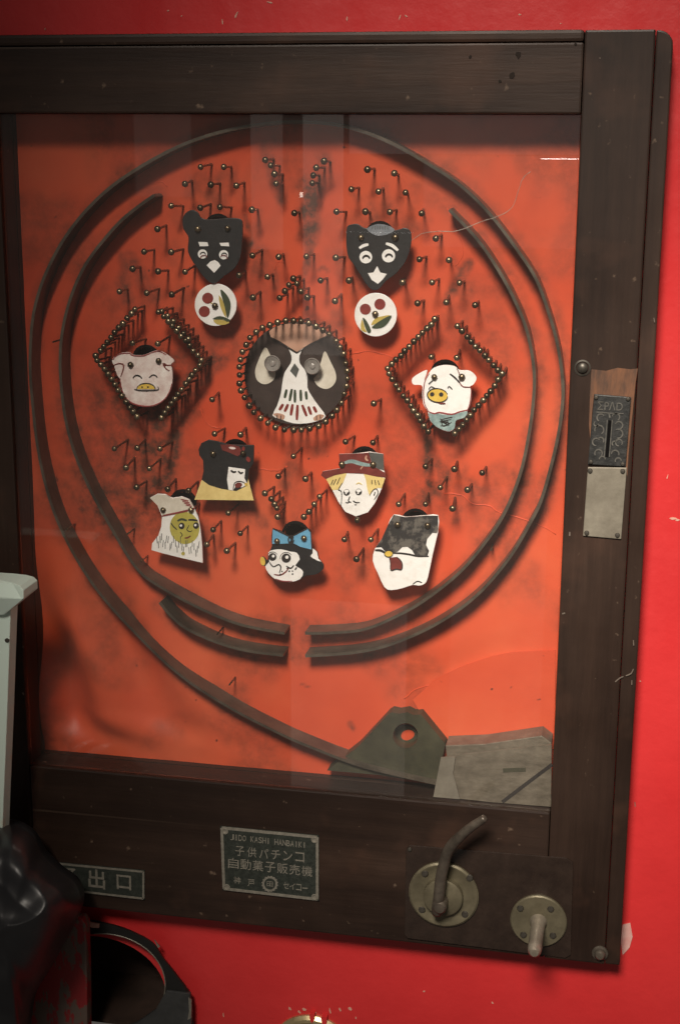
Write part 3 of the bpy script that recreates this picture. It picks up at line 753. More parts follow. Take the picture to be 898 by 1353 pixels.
ink(f, 'rim_line', [(566.5,493.5),(561.5,502.5),(559.5,512),(559,522),(560.5,534),(565.5,543)], 1.3, REDL); ink(f, 'rim_line', [(622,513),(621.8,522),(620,534),(616.5,543)], 1.3, REDL)
ink(f, 'brow', [(594,494),(600.5,499),(607,506)], 2.2); ink(f, 'brow', [(566,507.5),(571,503)], 2)
ink(f, 'ear_line', [(607,506),(611.5,511),(622,511.5)], 1.5, REDP); ink(f, 'ear_line', [(603,487),(606,493),(607,505)], 1.1, REDP)
ink(f, 'closed_eye', [(566,514.5),(569,511),(574,513)], 1.5); ink(f, 'closed_eye', [(591,513.5),(593,510.6),(597,514.5)], 1.5)
dot(f, 'snout', 577.6,522.5,13.4,YELL,2,9,rot=6); ink(f, 'snout_line', ell(577.6,522.5,13.4,9,20,6), 1.6, LINE, 3)
dot(f, 'nostril', 570.5,521,2.9,LINE,3); dot(f, 'nostril', 582.3,521.3,2.9,LINE,3); ink(f, 'mouth', [(577,531),(582,533),(588,533)], 2, REDP, 3)

# owl in the ring of nails
OD = BD - .0055
f = figure('owl_figure', 'large round brown owl with white breast and bead eyes ringed by nails', ell(391,493.5,68.5,68,64), BROWN, OD, 0, thick=.0053)
PO = lambda name, pts, m, k=1, s=3: paint(f, name, pts, m, k, s, OD)
PO('crown', [(355,438),(366,430),(386,427),(408,429),(427,437.5),(432,443),(409,454),(392,465),(370,451),(358,445)], PINK, 1, 0)
PO('breast', [(380,458),(386,464),(392,466.5),(400,460),(395.5,470),(396,480),(402,488),(406,498),(406,512),(412,524),(422,538),(430,550),(420,556),(404,559.5),(386,559),
   (370,553.5),(360,549),(366,536),(371,520),(373,506),(376,492),(384,480),(385,470)], WHITE, 2, 2)
PO('cheek', [(350,459),(357,469),(362,480),(364,494),(361,502),(354,507),(346,507),(339,501),(337,489),(342,475)], IVORY, 2)
PO('cheek', [(429,464),(436,477),(443,492),(443.5,503),(438,511),(430,514),(420,510),(414.6,501),(420,493),(424,478)], IVORY, 2)
PO('beak', [(389,480),(395,488),(391,499),(383,490)], GREYL, 3, 0)
for a, b in (((378.5,514.5),(376,526)),((385.5,514),(382.5,530)),((389.5,515),(389.5,532)),((397,515),(397.5,530)),((404,517),(405,528))):
    ink(f, 'feather_mark', [a, ((a[0]+b[0])/2,(a[1]+b[1])/2), b], 3.8, GREEN, 3, OD)
for a, b in (((374,534),(369,542)),((380.5,534),(376,544)),((386.5,534),(384,549)),((393,535),(392,555)),((399,535),(405,550)),((407,537),(411,548)),((414,537),(418,545))):
    ink(f, 'feather_mark', [a, ((a[0]+b[0])/2,(a[1]+b[1])/2), b], 4.0, CHERRY, 3, OD)
PO('foot', [(361,547),(368,546),(376,549),(374,554.5),(366,551.5)], PINK, 3); PO('foot', [(414,552),(421,547.5),(428,549),(424,554),(416,556)], PINK, 3)
ink(f, 'claw_line', [(366,548),(366,553)], 1.2, LINE, 4, OD); ink(f, 'claw_line', [(371,549),(371,555)], 1.2, LINE, 4, OD)
ink(f, 'claw_line', [(418,549),(418,555)], 1.2, LINE, 4, OD); ink(f, 'claw_line', [(423,548),(423,553)], 1.2, LINE, 4, OD)
ink(f, 'brow_line', [(352,440),(360,449),(374,456),(392,467)], 2.2, LINE, 3, OD); ink(f, 'brow_line', [(440,441),(425,449),(409,456),(392,467)], 1.6, LINE, 3, OD)
for x, y in ((360.5,480),(413,483.6)):
    lathe('eye_bead', P(x, y, .0180), [(.0022, -.008), (.0022, 0), (.0055, .0002), (.0057, .0014), (.0051, .0020), (.0046, .0014), (.0022, .0012), (.0018, .0019), (.0008, .0023), (0, .0023)], CLEAR, f, 22)

# bear in a red cap and yellow collar
f = figure('bear_figure', 'dark bear head with white muzzle, red cap and yellow collar',
  [(262,594),(266,585.5),(276,581),(287,583),(300,587),(318,588),(335.5,588),(335,612),(329,621),(328,634),(335,661),(257,660),(266,635),(269,622),(268,608),(263.5,602)], BLACK,
  smooth=0, nails=[(281.7,599.5),(321.5,599)])
paint(f, 'collar', [(266.5,634),(257,660.3),(335.3,661.2),(328,633),(326,642),(312,649),(292,646),(276,641)], PALEY, 1, 0)
paint(f, 'muzzle', [(302,617),(324,620),(323,632),(327,640),(320,644),(311,643),(308,648),(302,647),(300,634)], WHITE, 2, 0)
ink(f, 'eye', [(305,621.5),(308.5,624),(312,623)], 2.6, LINE, 3); ink(f, 'eye', [(314.5,622.5),(318,625.5),(321,624)], 2.4, LINE, 3)
dot(f, 'mouth', 315,641,5,REDP,3,3.4,rot=-10); ink(f, 'mouth_line', [(308,647),(310,638),(318,636),(326,640)], 1.2, LINE, 4)
dot(f, 'nose', 325,640,2,YELL,4)
paint(f, 'cap', [(291,587.5),(305,587.5),(316,590),(320.5,598),(314,603),(303,598),(294,595)], REDP, 2, 0); dot(f, 'cap_badge', 307,592,4.5,CREAM,3,1.6,rot=8)
dot(f, 'ribbon', 328,607,2.6,CHERRY,2,3.8,rot=-30); dot(f, 'ribbon', 321.5,593,2,CHERRY,3,3)

# bearded face with feather cap
f = figure('bearded_figure', 'mustard yellow face with white beard and feathered white cap',
  [(198,658),(208,652.5),(218,653),(228,658),(240,656),(250,660),(257,672),(262,684),(265,700),(267,720),(268,744),(240,737.5),(216,731.5),(200,727),(201,718),
   (209,708),(213,696),(214,682),(208,668)], WHITE, smooth=0, nails=[(216,673.6),(252.8,673.6)])
paint(f, 'face', ell(244,697.5,19.5,21.5,28,-12), LIME, 1, 0)
paint(f, 'cap', [(198.6,658.2),(208,653.2),(218,653.7),(228,658.7),(240,656.6),(250,660.5),(256.5,671),(236,676),(214.5,680.5),(208.5,668)], IVORY, 2, 0)
ink(f, 'cap_band', [(214,682),(225,679.5),(236,677.3),(248,674.5),(258,671)], 2.2, REDL, 3)
for i in range(4): ink(f, 'feather_mark', [(239 + i * 2.2, 660 + i * 2.4), (249 + i * 1.4, 662 + i * 2.4)], 1.6, REDL, 3)
ink(f, 'brow', [(234.5,688.5),(240,686),(247,688)], 3, GREEN, 2); ink(f, 'brow', [(249,687),(255,687),(261,688)], 2.6, LINE, 2)
for x, y in ((240,695),(259,694.5)):
    dot(f, 'eye', x, y, 3.9, LINE, 2, 4.4); dot(f, 'pupil', x - .8, y - .6, 1.6, WHITE, 3)
ink(f, 'glasses_line', [(226,691),(229,695.5),(234,700)], 1.4); ink(f, 'nose_line', [(250,694),(247,700),(251,702.5),(254,701)], 1.2)
ink(f, 'mouth', [(244,711),(248,710.5),(252,708)], 2, REDP); ink(f, 'cheek_line', [(238,703),(241,707),(238,710)], 1)
for i in range(26):
    x = 207 + i * 2.25; y = 714 + 6 * math.sin(i * 1.7) + i * .5
    ink(f, 'beard_line', [(x, y - 5), (x + random.uniform(-1.5, 1), y + 4)], .8, GREYL)
dot(f, 'beard_button', 242,731.5,2.4,LIME,2)

# man's face with brown-red hat
f = figure('hatted_figure', 'white man\'s face with blond hair under a brown-red hat',
  [(424,628),(426,623),(449,619),(447.5,600),(468,599.5),(488,597),(506,600),(507,621),(509,630),(504,646),(495,665),(486,677),(470,682.5),(456,676.5),(446,662),(438,646),(430,632)],
  WHITE, smooth=0, nails=[(451.6,613.5),(492.7,613.5)])
paint(f, 'hair', [(430,632),(442,627.5),(458,625),(453,638),(447,647),(439,647.5)], PALEY, 1, 0)
paint(f, 'hair', [(480,625.5),(496,629),(508.4,632),(504,645),(499,644.5),(493,648),(488,655),(485,646),(483,634)], PALEY, 1, 0)
hat = paint(f, 'hat', [(424,628),(426,623),(449,619),(447.5,600),(468,599.5),(487,598),(492,616),(500,620),(509,625),(509,631),(496,629.5),(480,626),(458,625),(442,628),(430,633)], REDP, 2, 0)
paint(f, 'hat_back', [(487,597.5),(506,600),(507,621.5),(498,619),(492,615)], GREYL, 2, 0)
ink(hat, 'hat_band', [(455,611.5),(465,609.5),(477,613),(490,615)], 5.2, TEAL, 3); ink(hat, 'hat_ribbon', [(484,602),(483,606),(486,609)], 2.6, PINK, 4); ink(hat, 'hat_ribbon', [(479,616),(476,620)], 1.6, PINK, 4)
for x, y in ((457.6,650.5),(473.5,650)):
    dot(f, 'eye', x, y, 4.3, LINE, 2, 4.2); dot(f, 'eye_white', x, y - 1.6, 3.3, WHITE, 3, 2.0); dot(f, 'pupil', x - .6, y + 1.6, 1.1, WHITE, 4)
ink(f, 'nose_line', [(462,656),(460,662),(463.5,664)], 1.5); ink(f, 'mouth', [(456,663.5),(459,664.5),(461,663.5)], 1.2); ink(f, 'mouth', [(466,661.5),(470,664),(475,664)], 1.4); ink(f, 'chin_line', [(468,667),(471,667)], 1)
ink(f, 'brow', [(470,640),(474,638),(478,640.5)], 1.2, PALEY); ink(f, 'face_line', [(452,638),(447,647),(451,650),(450.5,668)], 1.1); ink(f, 'ear_line', [(488,655),(492,648),(497,646),(499,652),(494,660)], 1.1)
ink(f, 'ear_line', [(495,650),(494,655)], 1.4)
for a in ((440,634,437,641),(444,633,440,641),(449,631,445,640),(491,634,491,640),(495,634,496,641),(499,635,501,641)): ink(f, 'hair_line', [a[:2], a[2:]], 1.1)
for a in ((448,631,445.5,634),): pass

# black and white cat with a blue bow
f = figure('cat_figure', 'black and white cat face with a sky blue bow',
  [(360,698),(381,708),(388,707),(405.7,698),(410.5,704),(412,724),(419,729),(421,738),(427,746),(426.5,752.6),(417,759.5),(403.5,761),(397,766),(383.5,769.5),(366,767),
   (355,758),(350,748),(346.5,748),(343.6,741.5),(346,735.7),(349.5,737),(353,741),(355,731),(359,721)], BLACK, smooth=2, nails=[(366.2,714.7),(401.7,711)])
paint(f, 'bow', [(360.4,698.6),(381,708.6),(384,713.6),(381,718),(370,718.5),(359.5,718.5)], BLUE, 1, 0); paint(f, 'bow', [(388,707.7),(405.5,698.7),(410,703.8),(411.3,726),(397,722.5),(387,717.5)], BLUE, 1, 0)
ink(f, 'bow_knot', ell(384.5,713.3,3.6,5.4,14), 1.8, LINE, 2)
ink(f, 'bow_line', [(360.4,698.6),(381,708.6)], 1.5, LINE, 2); ink(f, 'bow_line', [(388,707.7),(405.5,698.9)], 1.5, LINE, 2)
paint(f, 'face_patch', [(354.5,730),(362,726.5),(372,726),(384,729),(392,730.5),(396,739),(390,747),(396,751),(400.5,756),(396.5,765),(383.5,769),(366,766.6),(355,757.5),(350.4,748),(356,742)], WHITE, 1, 2)
paint(f, 'cheek_patch', [(413,725),(418.5,729.5),(420.5,738),(424,742),(418,740),(410,735),(413,731)], WHITE, 1, 2)
for x, y, r in ((360,736,5.2),(378,737.5,6.2)):
    dot(f, 'eye', x, y, r, LINE, 2); dot(f, 'pupil', x + 1, y - 1.2, r * .35, WHITE, 3); ink(f, 'eye_line', ell(x, y, r + 1.8, r + 1.4, 8, 0, 170, 330), 1, GREYL, 2)
ink(f, 'muzzle_line', [(356,743),(361,749),(368,746),(371,750),(369,757)], 1.8, LINE, 2); ink(f, 'mouth', [(362,759),(370,760),(377,756),(381,751)], 2, REDP, 2)
ink(f, 'mouth_line', [(378,748),(384,751),(388,747)], 2, LINE, 2); ink(f, 'rim_line', [(364,765),(374,768),(386,768)], 1.3, REDL, 2)
dot(f, 'tongue', 347,741.5,3.3,YELL,1,5.8,rot=-12)
for _ in range(8): dot(f, 'worn_spot', random.uniform(366, 392), random.uniform(750, 762), random.uniform(.6, 1.4), LINE, 2)

# white penguin-like figure with worn dark top
f = figure('penguin_figure', 'white figure with worn dark cap, yellow beak and red tie',
  [(519.7,680),(535,683),(550,682),(563,681),(578.6,681),(578.8,699),(577,709),(571.5,732),(565,763),(560.6,771.5),(553,774),(545,773),(532.5,777),(517,780),(507.5,776),(499,758),
   (492,741),(495,725),(504,712),(512,694)], WHITE, smooth=2, nails=[(525,693),(564.6,694)])
paint(f, 'dark_cap', [(519.7,680.3),(535,683.3),(550,682.3),(563,681.3),(578.3,681.3),(578.5,699),(577,704.5),(571,704),(564,712),(562.5,720),(566.5,728),(564,735),(552,734.5),(547.5,733),
   (544,727),(538,722.5),(531,723),(525,729),(518,731),(508,728),(503.5,723),(496,723.5),(504,712),(512,694)], GREYB, 1, 0)
ink(f, 'eye_line', [(495,727),(503,727.5),(509,731)], 3, LINE, 2); ink(f, 'eye_line', [(518,731),(528,731),(540,732.5),(552,735),(566,735)], 2.2, LINE, 2)
ink(f, 'chin_line', [(545,772),(551,768),(557,770)], 1.2, LINE, 2)
tie = paint(f, 'tie', [(514,737),(523.5,736),(528,739.5),(531,745),(530,752.7),(523,752),(516,753.5),(515.5,744)], REDP, 2, 0); ink(tie, 'tie_line', [(523.5,736),(528,739.5),(531,745),(530,752.7),(523,752),(516,753.5),(515.5,744),(514,737)], 1.3, LINE, 3)
dot(f, 'beak', 513,731.7,5.4,YELL,3,4.2); ink(f, 'beak_line', ell(513,731.7,5.4,4.2,14), .9, LINE, 4)

# ------------------------------------------------------------------ glass with a crack
gb = box_bm(GL + .0005, GR - .0005, .0030, .0048, GB + .0005, GT - .0005)
glass = finish('glass_pane', gb, GLASS, pm)
CRK = mat('crack_white', (.36, .27, .22), None, .35)
def crack(pts, r): ridge(pts, r, .0028, 'crack', glass, CRK)
crack([(543, 318), (557, 309), (580, 305.5), (604, 305), (637, 292), (660, 285), (677, 273), (684, 253), (690, 236), (700, 227)], .00022)

# ------------------------------------------------------------------ fittings on the frame
# round recessed bolt
lathe('recessed_bolt', P(769, 486, 0), [(.0052, -.0002), (.0052, .0005), (.0042, .0007), (.0040, -.0016), (.0034, -.0016), (.0032, .0012), (.0020, .0022), (0, .0024)], SCREW, pm, 22)
# scraped wood round the slot plate
plate('scraped_patch', [(781, 488), (800, 490), (815, 486), (832, 488), (842, 487), (839, 505), (836.5, 530), (833, 565), (829.5, 600), (828, 630), (826, 617), (829, 560), (833, 528), (805, 523), (784, 521),
                        (781.5, 545), (779, 580), (777.5, 560), (779, 520), (780, 500)], -.00025, .0006, SCRAPE, pm)
sp = plate('coin_plate', [(784.5, 521), (833, 525), (826, 617), (776, 613.5)], -.0022, .0024, DARKST, pm, bevel=.0005)
plate('coin_slot', [(803, 555), (807.3, 556), (803.2, 604), (798.8, 603.6)], -.0026, .0005, HOLE, sp)
plate('slot_rim', stroke_pts([(808.2, 555), (804.3, 604)], 1.2, False), -.0029, .0009, RELIEF, sp); plate('slot_rim', stroke_pts([(801.6, 555), (797.6, 604)], 1.2, False), -.0029, .0009, RELIEF, sp)
text('lettering', 'ΣPΛD', 805.5, 536.5, -.0024, 11, RELIEF, sp, 33, depth=.0003)
stroke('relief_line', [(787, 544.5), (805, 546), (823, 546.5)], 1.2, -.0026, RELIEF, sp, 0, False); stroke('relief_line', [(804, 546), (805, 552)], 2.4, -.0026, RELIEF, sp, 0)
for cx, cy, r, a0, a1 in [(793, 552, 5, 120, 330), (791, 568, 6, 160, 420), (787, 584, 5, 90, 330), (793, 582, 4, 200, 400), (790, 599, 5, 150, 400), (795, 607, 4, 180, 360), (813, 551, 5, 190, 420),
                          (817, 562, 5, 200, 440), (816, 573, 6, 240, 460), (817, 585, 4.5, 90, 400), (812, 600, 5, 180, 380), (816, 609, 4, 160, 360), (787, 560, 3, 0, 240), (811, 586, 3, 120, 330)]:
    stroke('scroll_relief', ell(cx, cy, r, r, 9, 0, a0, a1), 1.9, -.0026, RELIEF, sp, 0)
for x, y in ((787, 525), (829, 527), (780, 610), (822, 613)): slotted_screw(x, y, -.0022, .0014, sp)
bp = plate('blank_plate', [(776, 617.5), (827.5, 618), (820, 712.5), (769.5, 708)], -.0016, .0018, STEEL, pm, bevel=.0004)
for x, y in ((779, 622), (822, 622.5), (774.5, 704), (815, 707)): slotted_screw(x, y, -.0016, .0016, bp)
# pale dents and scuffs on the frame
DENT = mat('dark_dent', (.017, .0105, .0078), None, .7, spec=.2)
SCUFF = mat('pale_scuff', (.15, .12, .095), (.08, .06, .048), .6, 0, 200)
for pts, wd in [([(823, 894), (818, 896), (812, 901)], 1.6), ([(836, 884), (833, 890), (826, 893)], 1.6), ([(836, 846), (836.5, 853)], 1.5), ([(752, 703), (752, 708)], 2.4), ([(742, 811), (746, 810)], 2),
                ([(834, 899), (834, 905)], 1.4), ([(838, 1060), (838.5, 1066)], 1.3), ([(791, 28.5 + 48), (793, 77)], 1.4), ([(30, 854), (32, 856)], 2), ([(30, 915), (32, 918)], 2), ([(863, 420), (864, 426)], 1.4)]:
    stroke('scuff', pts, wd, -.0003, SCUFF, pm, 2)
for x, y, r in [(684, 72, 3.5), (676, 100, 4), (621, 75, 2), (660, 108, 2), (795, 75, 1.6), (760, 58, 2)]:
    plate('dent', [(x + r * random.uniform(.5, 1.4) * math.cos(a), y + 1.3 * r * random.uniform(.5, 1.4) * math.sin(a)) for a in [i * .785 for i in range(8)]], .0003, .0004, DENT, pm)
lathe('corner_bolt', P(792, 1259, 0), [(.0056, -.0002), (.0056, .0008), (.0040, .0014), (.0038, .0032), (.0026, .0046), (0, .0050)], LEVER, pm, 16)

# dark clear plate, lever and pull knob
ap = plate('knob_plate', [(540, 1117), (600, 1122), (748, 1134), (756, 1139), (756.5, 1150), (753.5, 1262), (746, 1266), (538, 1240), (534, 1235), (536, 1122)], -.0012, .0014, ACRYL, pm, bevel=.0004)
slotted_screw(541, 1122, -.0012, .0015, ap)
AD = -.0014
dc = P(586, 1181, AD); k_ = px_len(586, 1181, AD, 1)
ld = lathe('lever_disc', dc, [(46 * k_, -.0004), (46 * k_, .0016), (43.5 * k_, .0026), (40 * k_, .0024), (37 * k_, .0016), (26 * k_, .0018), (25.5 * k_, .0062), (23 * k_, .0070), (0, .0071)], DISC, pm, 48)
for x, y in ((561, 1154), (557, 1202), (620, 1160), (614, 1208)): slotted_screw(x, y, AD - .0018, .0026, ld)
lp_ = [(577, 1207, -.0125), (577.5, 1198, -.0150), (580, 1180, -.0160), (582, 1160, -.0165), (586, 1142, -.0175), (590, 1128, -.0190), (598, 1115, -.0205), (609, 1104, -.0220), (622, 1093, -.0235), (634, 1085, -.0245), (641, 1080, -.0250)]
lp3 = [P(x, y, d) for x, y, d in catmull(lp_, 4, False)]
rad = [max(.0022, (7.3 - 2.6 * max(0, i / len(lp3) - .55) / .45) * k_) for i in range(len(lp3))]; rad[0] = .0016; rad[-1] = .0014
lv = tube('lever', lp3, rad, LEVER, pm, 14)
lathe('lever_pivot', P(583, 1189, AD - .006), [(.0050, 0), (.0048, .011), (.0036, .0125), (0, .0126)], LEVER, lv, 18)
kc = P(711, 1216, AD)
kd = lathe('knob_disc', kc, [(36.5 * k_, -.0004), (36.5 * k_, .0014), (35 * k_, .0022), (0, .0023)], DISC, pm, 44)
for x, y in ((687, 1200), (727, 1201), (691, 1235), (730, 1236)): slotted_screw(x, y, AD - .0022, .0024, kd)
lathe('knob_peg', kc + Vector((0, -.0020, 0)), [(.0062, 0), (.0058, .002), (.0048, .004), (.0047, .030), (.0050, .034), (.0044, .0385), (.0028, .0405), (0, .041)], PEG, kd, 22, axis=Vector((0, -1, -.02)).normalized())

# name plate and outlet plate
NP = [(291, 1092), (421, 1104.5), (421, 1190.5), (294, 1176)]
npl = plate('name_plate', NP, -.0011, .0014, PLATEG, pm)
def border(pts, wd, d, parent, inset=0):
    n = len(pts)
    for i in range(n): stroke('border', [pts[i], pts[(i + 1) % n]], wd, d, PLATET, parent, 0, False)
border([(293, 1094), (419, 1106.3), (419, 1188.3), (296, 1174.3)], 3.6, -.0013, npl)
for x, y in ((297.5, 1098), (415.5, 1109.5), (300, 1172), (415.5, 1185)):
    lathe('rivet', P(x, y, -.0011), [(.0024, -.0001), (.0024, .0006), (.0016, .0007), (.0013, .0002), (0, .0001)], PLATET, npl, 14)
def line_text(s, x0, y0, x1, y1, h, m, parent, d=-.0012, cw=None):
    """characters one by one along a line that falls with the plate's edge"""
    n = len(s)
    for i, ch in enumerate(s):
        if ch in ' ': continue
        t = i / (n - 1) if n > 1 else 0
        text('lettering', ch, x0 + (x1 - x0) * t, y0 + (y1 - y0) * t, d, h if ch not in 'ーI' else (h if ch == 'I' else h * .16), m, parent, cw if ch != 'I' else 1.2)
line_text('JIDO KASHI HANBAIKI', 307, 1106, 402, 1116.5, 7.6, PLATET, npl, cw=4.6)
line_text('子供パチンコ', 317, 1124.5, 396, 1132.5, 12.5, PLATET, npl, cw=12)
line_text('自動菓子販売機', 308.5, 1140.5, 405.5, 1151, 13.5, PLATET, npl, cw=14)
line_text('神戸', 313.5, 1163, 332, 1166.5, 9, PLATET, npl, cw=9)
line_text('セイコー', 378, 1170, 403, 1173.5, 8.5, PLATET, npl, cw=7)
gear = []
for i in range(32):
    r = 11.2 if i % 2 else 9.6
    gear.append((356.5 + r * math.cos(i * math.pi / 16), 1168 + r * math.sin(i * math.pi / 16)))
g_ = plate('gear_emblem', gear, -.0013, .0003, PLATET, npl); plate('gear_field', ell(356.5, 1168, 7.4, 7.4, 20), -.0015, .0003, PLATEG, g_)
text('gear_mark', '田', 356.5, 1168, -.0016, 6.5, PLATET, g_, 8)
xp = plate('outlet_plate', [(14, 1134), (191, 1150.5), (191, 1189), (16, 1169)], -.0010, .0013, PLATEG, pm)
border([(15.5, 1135.5), (189.6, 1152), (189.6, 1187.4), (17.5, 1167.8)], 2.6, -.0012, xp)
for ch, x, y, w_, h in (('菓', 48, 1152, 20, 20), ('子', 92, 1157.5, 20, 21), ('出', 128, 1161.5, 22, 25), ('口', 164, 1166, 19, 19)):
    text('lettering', ch, x, y, -.0012, h, PLATET, xp, w_, bold=.012)

# ------------------------------------------------------------------ prize tray under the frame
tray = empty('prize_tray', tray_c + Vector((0, -.001, -TRZ)), 'black oval prize outlet with worn rim below the frame', 'prize tray')
out_px = catmull([(132, 1380), (60, 1380), (40, 1300), (55, 1225), (85, 1211), (115, 1214), (150, 1221), (178, 1231), (203, 1245), (214, 1262), (226, 1277), (240, 1295), (251, 1312), (254, 1338), (252, 1375), (190, 1385)], 4)
def out_at(ang):
    cx, cy = 132, 1302; best = None
    dx, dy = math.cos(ang), math.sin(ang)
    for (x0, y0), (x1, y1) in zip(out_px, out_px[1:] + out_px[:1]):
        ex_, ey_ = x1 - x0, y1 - y0; den = dx * ey_ - dy * ex_
        if abs(den) < 1e-9: continue
        t = ((x0 - cx) * ey_ - (y0 - cy) * ex_) / den; u = ((x0 - cx) * dy - (y0 - cy) * dx) / den
        if t > 0 and -1e-6 <= u <= 1 + 1e-6 and (best is None or t < best): best = t
    return cx + dx * best, cy + dy * best
bm = bmesh.new(); rings = []; N = 72; dr_ = WALLY - .012
for i in range(N):
    a = 2 * math.pi * i / N; ox, oy = out_at(a); ix, iy = 132 + 86 * math.cos(a), 1302 + 68 * math.sin(a)
    mx_, my_ = ox + (ix - ox) * .12, oy + (iy - oy) * .12
    rings.append([bm.verts.new(P(ox, oy, WALLY + .0005)), bm.verts.new(P(ox, oy, dr_ + .002)), bm.verts.new(P(mx_, my_, dr_)), bm.verts.new(P(ix, iy, dr_)), bm.verts.new(P(ix, iy, WALLY + .07))])
for i in range(N):
    A, B = rings[i], rings[(i + 1) % N]
    for k in range(4): bm.faces.new((A[k], A[k + 1], B[k + 1], B[k]))
rim = finish('rim', bm, TRAY, tray)
rm = []
for i in range(0, 40):
    a = math.radians(-95 + i * 2.75); rm.append(P(132 + 86.5 * math.cos(a), 1302 + 68.5 * math.sin(a), dr_ - .0002))
tube('rim_bead', rm, .0005, PLATET, rim, 6)
plate('tray_lip', [(220, 1309), (251, 1313), (253.5, 1338), (252, 1372), (150, 1372), (150, 1362), (180, 1352), (205, 1335)], dr_ - .0016, .0030, LIP, tray, bevel=.0006)
bx = tray_c
finish('tray_floor', box_bm(bx.x - TRX, bx.x + TRX, WALLY + .002, WALLY + .069, bx.z - TRZ * .80, bx.z - TRZ * .74), FLOORB, tray)
finish('tray_back', box_bm(bx.x - TRX * 1.1, bx.x + TRX * 1.1, WALLY + .0695, WALLY + .072, bx.z - TRZ * 1.1, bx.z + TRZ * 1.1), FLOORB, tray)
for pts in ([(113, 1217), (121, 1219), (131, 1221), (131, 1226), (122, 1226), (113, 1222)], [(249, 1318), (253, 1322), (253, 1345), (248, 1348), (250, 1336)], [(204, 1242), (211, 1251), (209, 1253)]):
    plate('worn_edge', pts, dr_ - .0022, .0012, CHIP if pts[0][0] < 200 else PLATET, tray)

# brass ring at the bottom edge
rc = P(413, 1390, WALLY); kk = px_len(413, 1396, WALLY, 1)
ring = empty('brass_ring', rc + Vector((0, 0, -54 * kk)), 'pale brass round escutcheon on the red panel at the bottom edge', 'escutcheon')
lathe('collar', rc, [(54 * kk, -.0004), (54 * kk, .0020), (50 * kk, .0042), (46 * kk, .0044), (43 * kk, .0030), (40 * kk, .0026), (0, .0026)], PALEBR, ring, 48)
for x, y, w_ in ((412, 1345, 7), (428, 1349, 8)):
    plate('paint_drip', [(x - w_ / 2, y - 5), (x + w_ / 2, y - 5), (x + w_ / 2 - 1, y + 4), (x, y + 7), (x - w_ / 2 + 1, y + 4)], WALLY - .0049, .006, WALL, ring)

# ------------------------------------------------------------------ things in front, lower left
# pale green painted stand: flared top moulding over an upright board
sx1 = P(15, 806, -.050).x; stz = P(15, 806, -.050).z; top = P(30, 769, -.062).z
cab = empty('painted_stand', (sx1 - .12, -.07, stz - .55), 'pale green painted wooden stand with flared top, worn paint', 'stand')
ox = P(37, 780, -.062).x - sx1
prof = [(0, stz), (ox * .92, P(37, 789, -.062).z), (ox, P(37, 787, -.062).z), (ox, P(37, 776, -.062).z), (ox * .85, P(33, 771, -.062).z), (ox * .55, top), (0, top + .0004), (-.25, top + .0006), (-.25, stz)]
bm = bmesh.new()
A = [bm.verts.new((sx1 + u, -.062 - max(0, u) * .4, z)) for u, z in prof]; B = [bm.verts.new((sx1 + u, -.045, z)) for u, z in prof]
bm.faces.new(A); bm.faces.new(B[::-1])
for i in range(len(A)): bm.faces.new((A[i], B[i], B[(i + 1) % len(A)], A[(i + 1) % len(A)]))
finish('top_moulding', bm, MINT, cab, bevel=.0008)
pts = [(-60, 800), (14.5, 806), (12.5, 860), (9.5, 950), (5, 1060), (1.5, 1160), (0, 1230), (-60, 1230)]
side = plate('side_board', pts, -.058, .012, MINT, cab, bevel=.0006)
lathe('nail_head', P(10, 846, -.058), [(.0016, -.0003), (.0016, .0006), (0, .0010)], SCREW, side, 10)

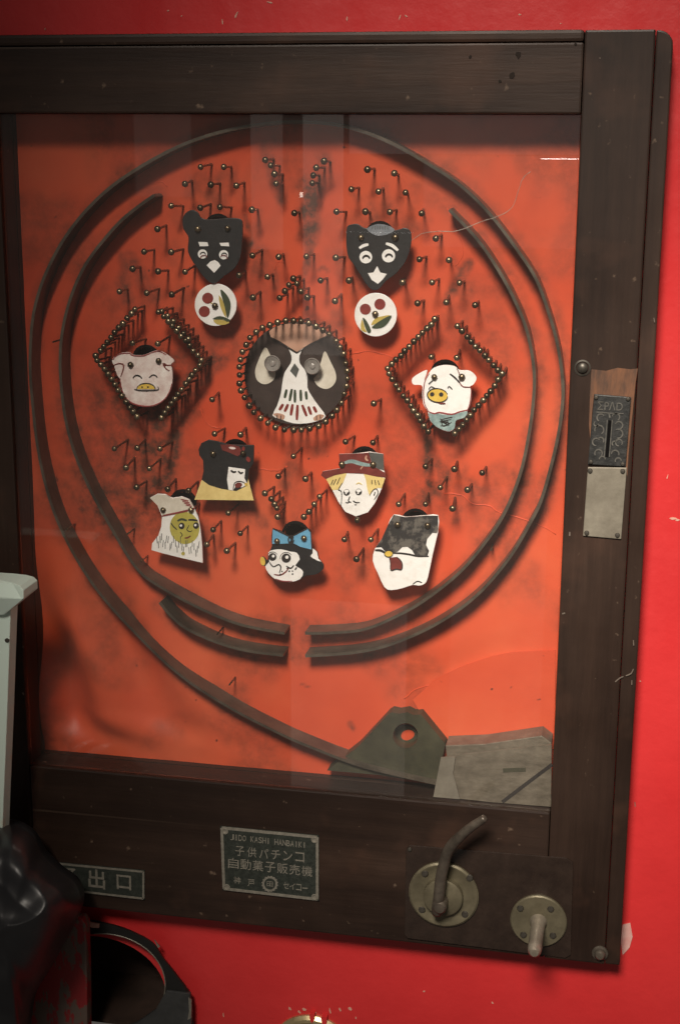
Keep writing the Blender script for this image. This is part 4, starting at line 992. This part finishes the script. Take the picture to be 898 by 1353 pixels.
# red box with worn paint standing behind the bag
bxr = empty('worn_red_box', P(60, 1420, -.008), 'red box with paint worn off in pale patches under the black bag', 'box')
pts = [(-40, 1222), (60, 1216), (108, 1214), (113, 1222), (115, 1290), (116, 1420), (-40, 1420)]
plate('front', pts, -.012, .010, WORNRED, bxr, bevel=.001)

# black bin bag
bag_out = catmull([(-40, 1096), (5, 1088), (24, 1090), (44, 1104), (58, 1128), (78, 1148), (100, 1165), (108, 1188), (101, 1214), (82, 1252), (60, 1290), (44, 1318), (36, 1360), (20, 1410), (-60, 1420), (-110, 1260)], 8)
cxb, cyb = 5, 1240
bm = bmesh.new(); NR = 44; NA = len(bag_out); rows = []
def bag_fold(x, y):
    v = Vector(((x + .55 * y) * .006, (y - .5 * x) * .013, 1.3))
    f1 = abs(noise.noise(v)) ; f2 = abs(noise.noise(v * 2.3 + Vector((4, 1, 0)))); f3 = noise.noise(Vector((x * .03 + y * .035, x * .004, 2)) )
    return .012 * (.5 - f1) ** 2 * 2 + .002 * (.5 - f2)
for sgn in (1, -1):
    for j in range(NR + 1):
        t = j / NR
        row = []
        for i in range(NA):
            ox_, oy_ = bag_out[i]; x, y = cxb + (ox_ - cxb) * t, cyb + (oy_ - cyb) * t
            hgt = math.sqrt(max(0, 1 - t ** 2.6))
            if sgn > 0: d = -.034 - .075 * hgt - bag_fold(x, y) * min(1, (1 - t) * 5)
            else: d = -.034 + .001 * hgt
            row.append((x, y, d))
        rows.append((sgn, row))
front = [[bm.verts.new(P(*p)) for p in r] for s, r in rows if s > 0]
for A, B in zip(front, front[1:]):
    for i in range(NA): bm.faces.new((A[i], B[i], B[(i + 1) % NA], A[(i + 1) % NA]))
bmesh.ops.remove_doubles(bm, verts=bm.verts[:], dist=1e-6)
es = [e for e in bm.edges if e.is_boundary]
r = bmesh.ops.extrude_edge_only(bm, edges=es)
for v in [g for g in r['geom'] if isinstance(g, bmesh.types.BMVert)]: v.co.y += .006
bmesh.ops.holes_fill(bm, edges=[e for e in bm.edges if e.is_boundary], sides=0)
bag = finish('plastic_bag', bm, BAG)
for p in bag.data.polygons: p.use_smooth = True
bag['label'] = 'crumpled black plastic bag in the lower left corner'; bag['category'] = 'plastic bag'
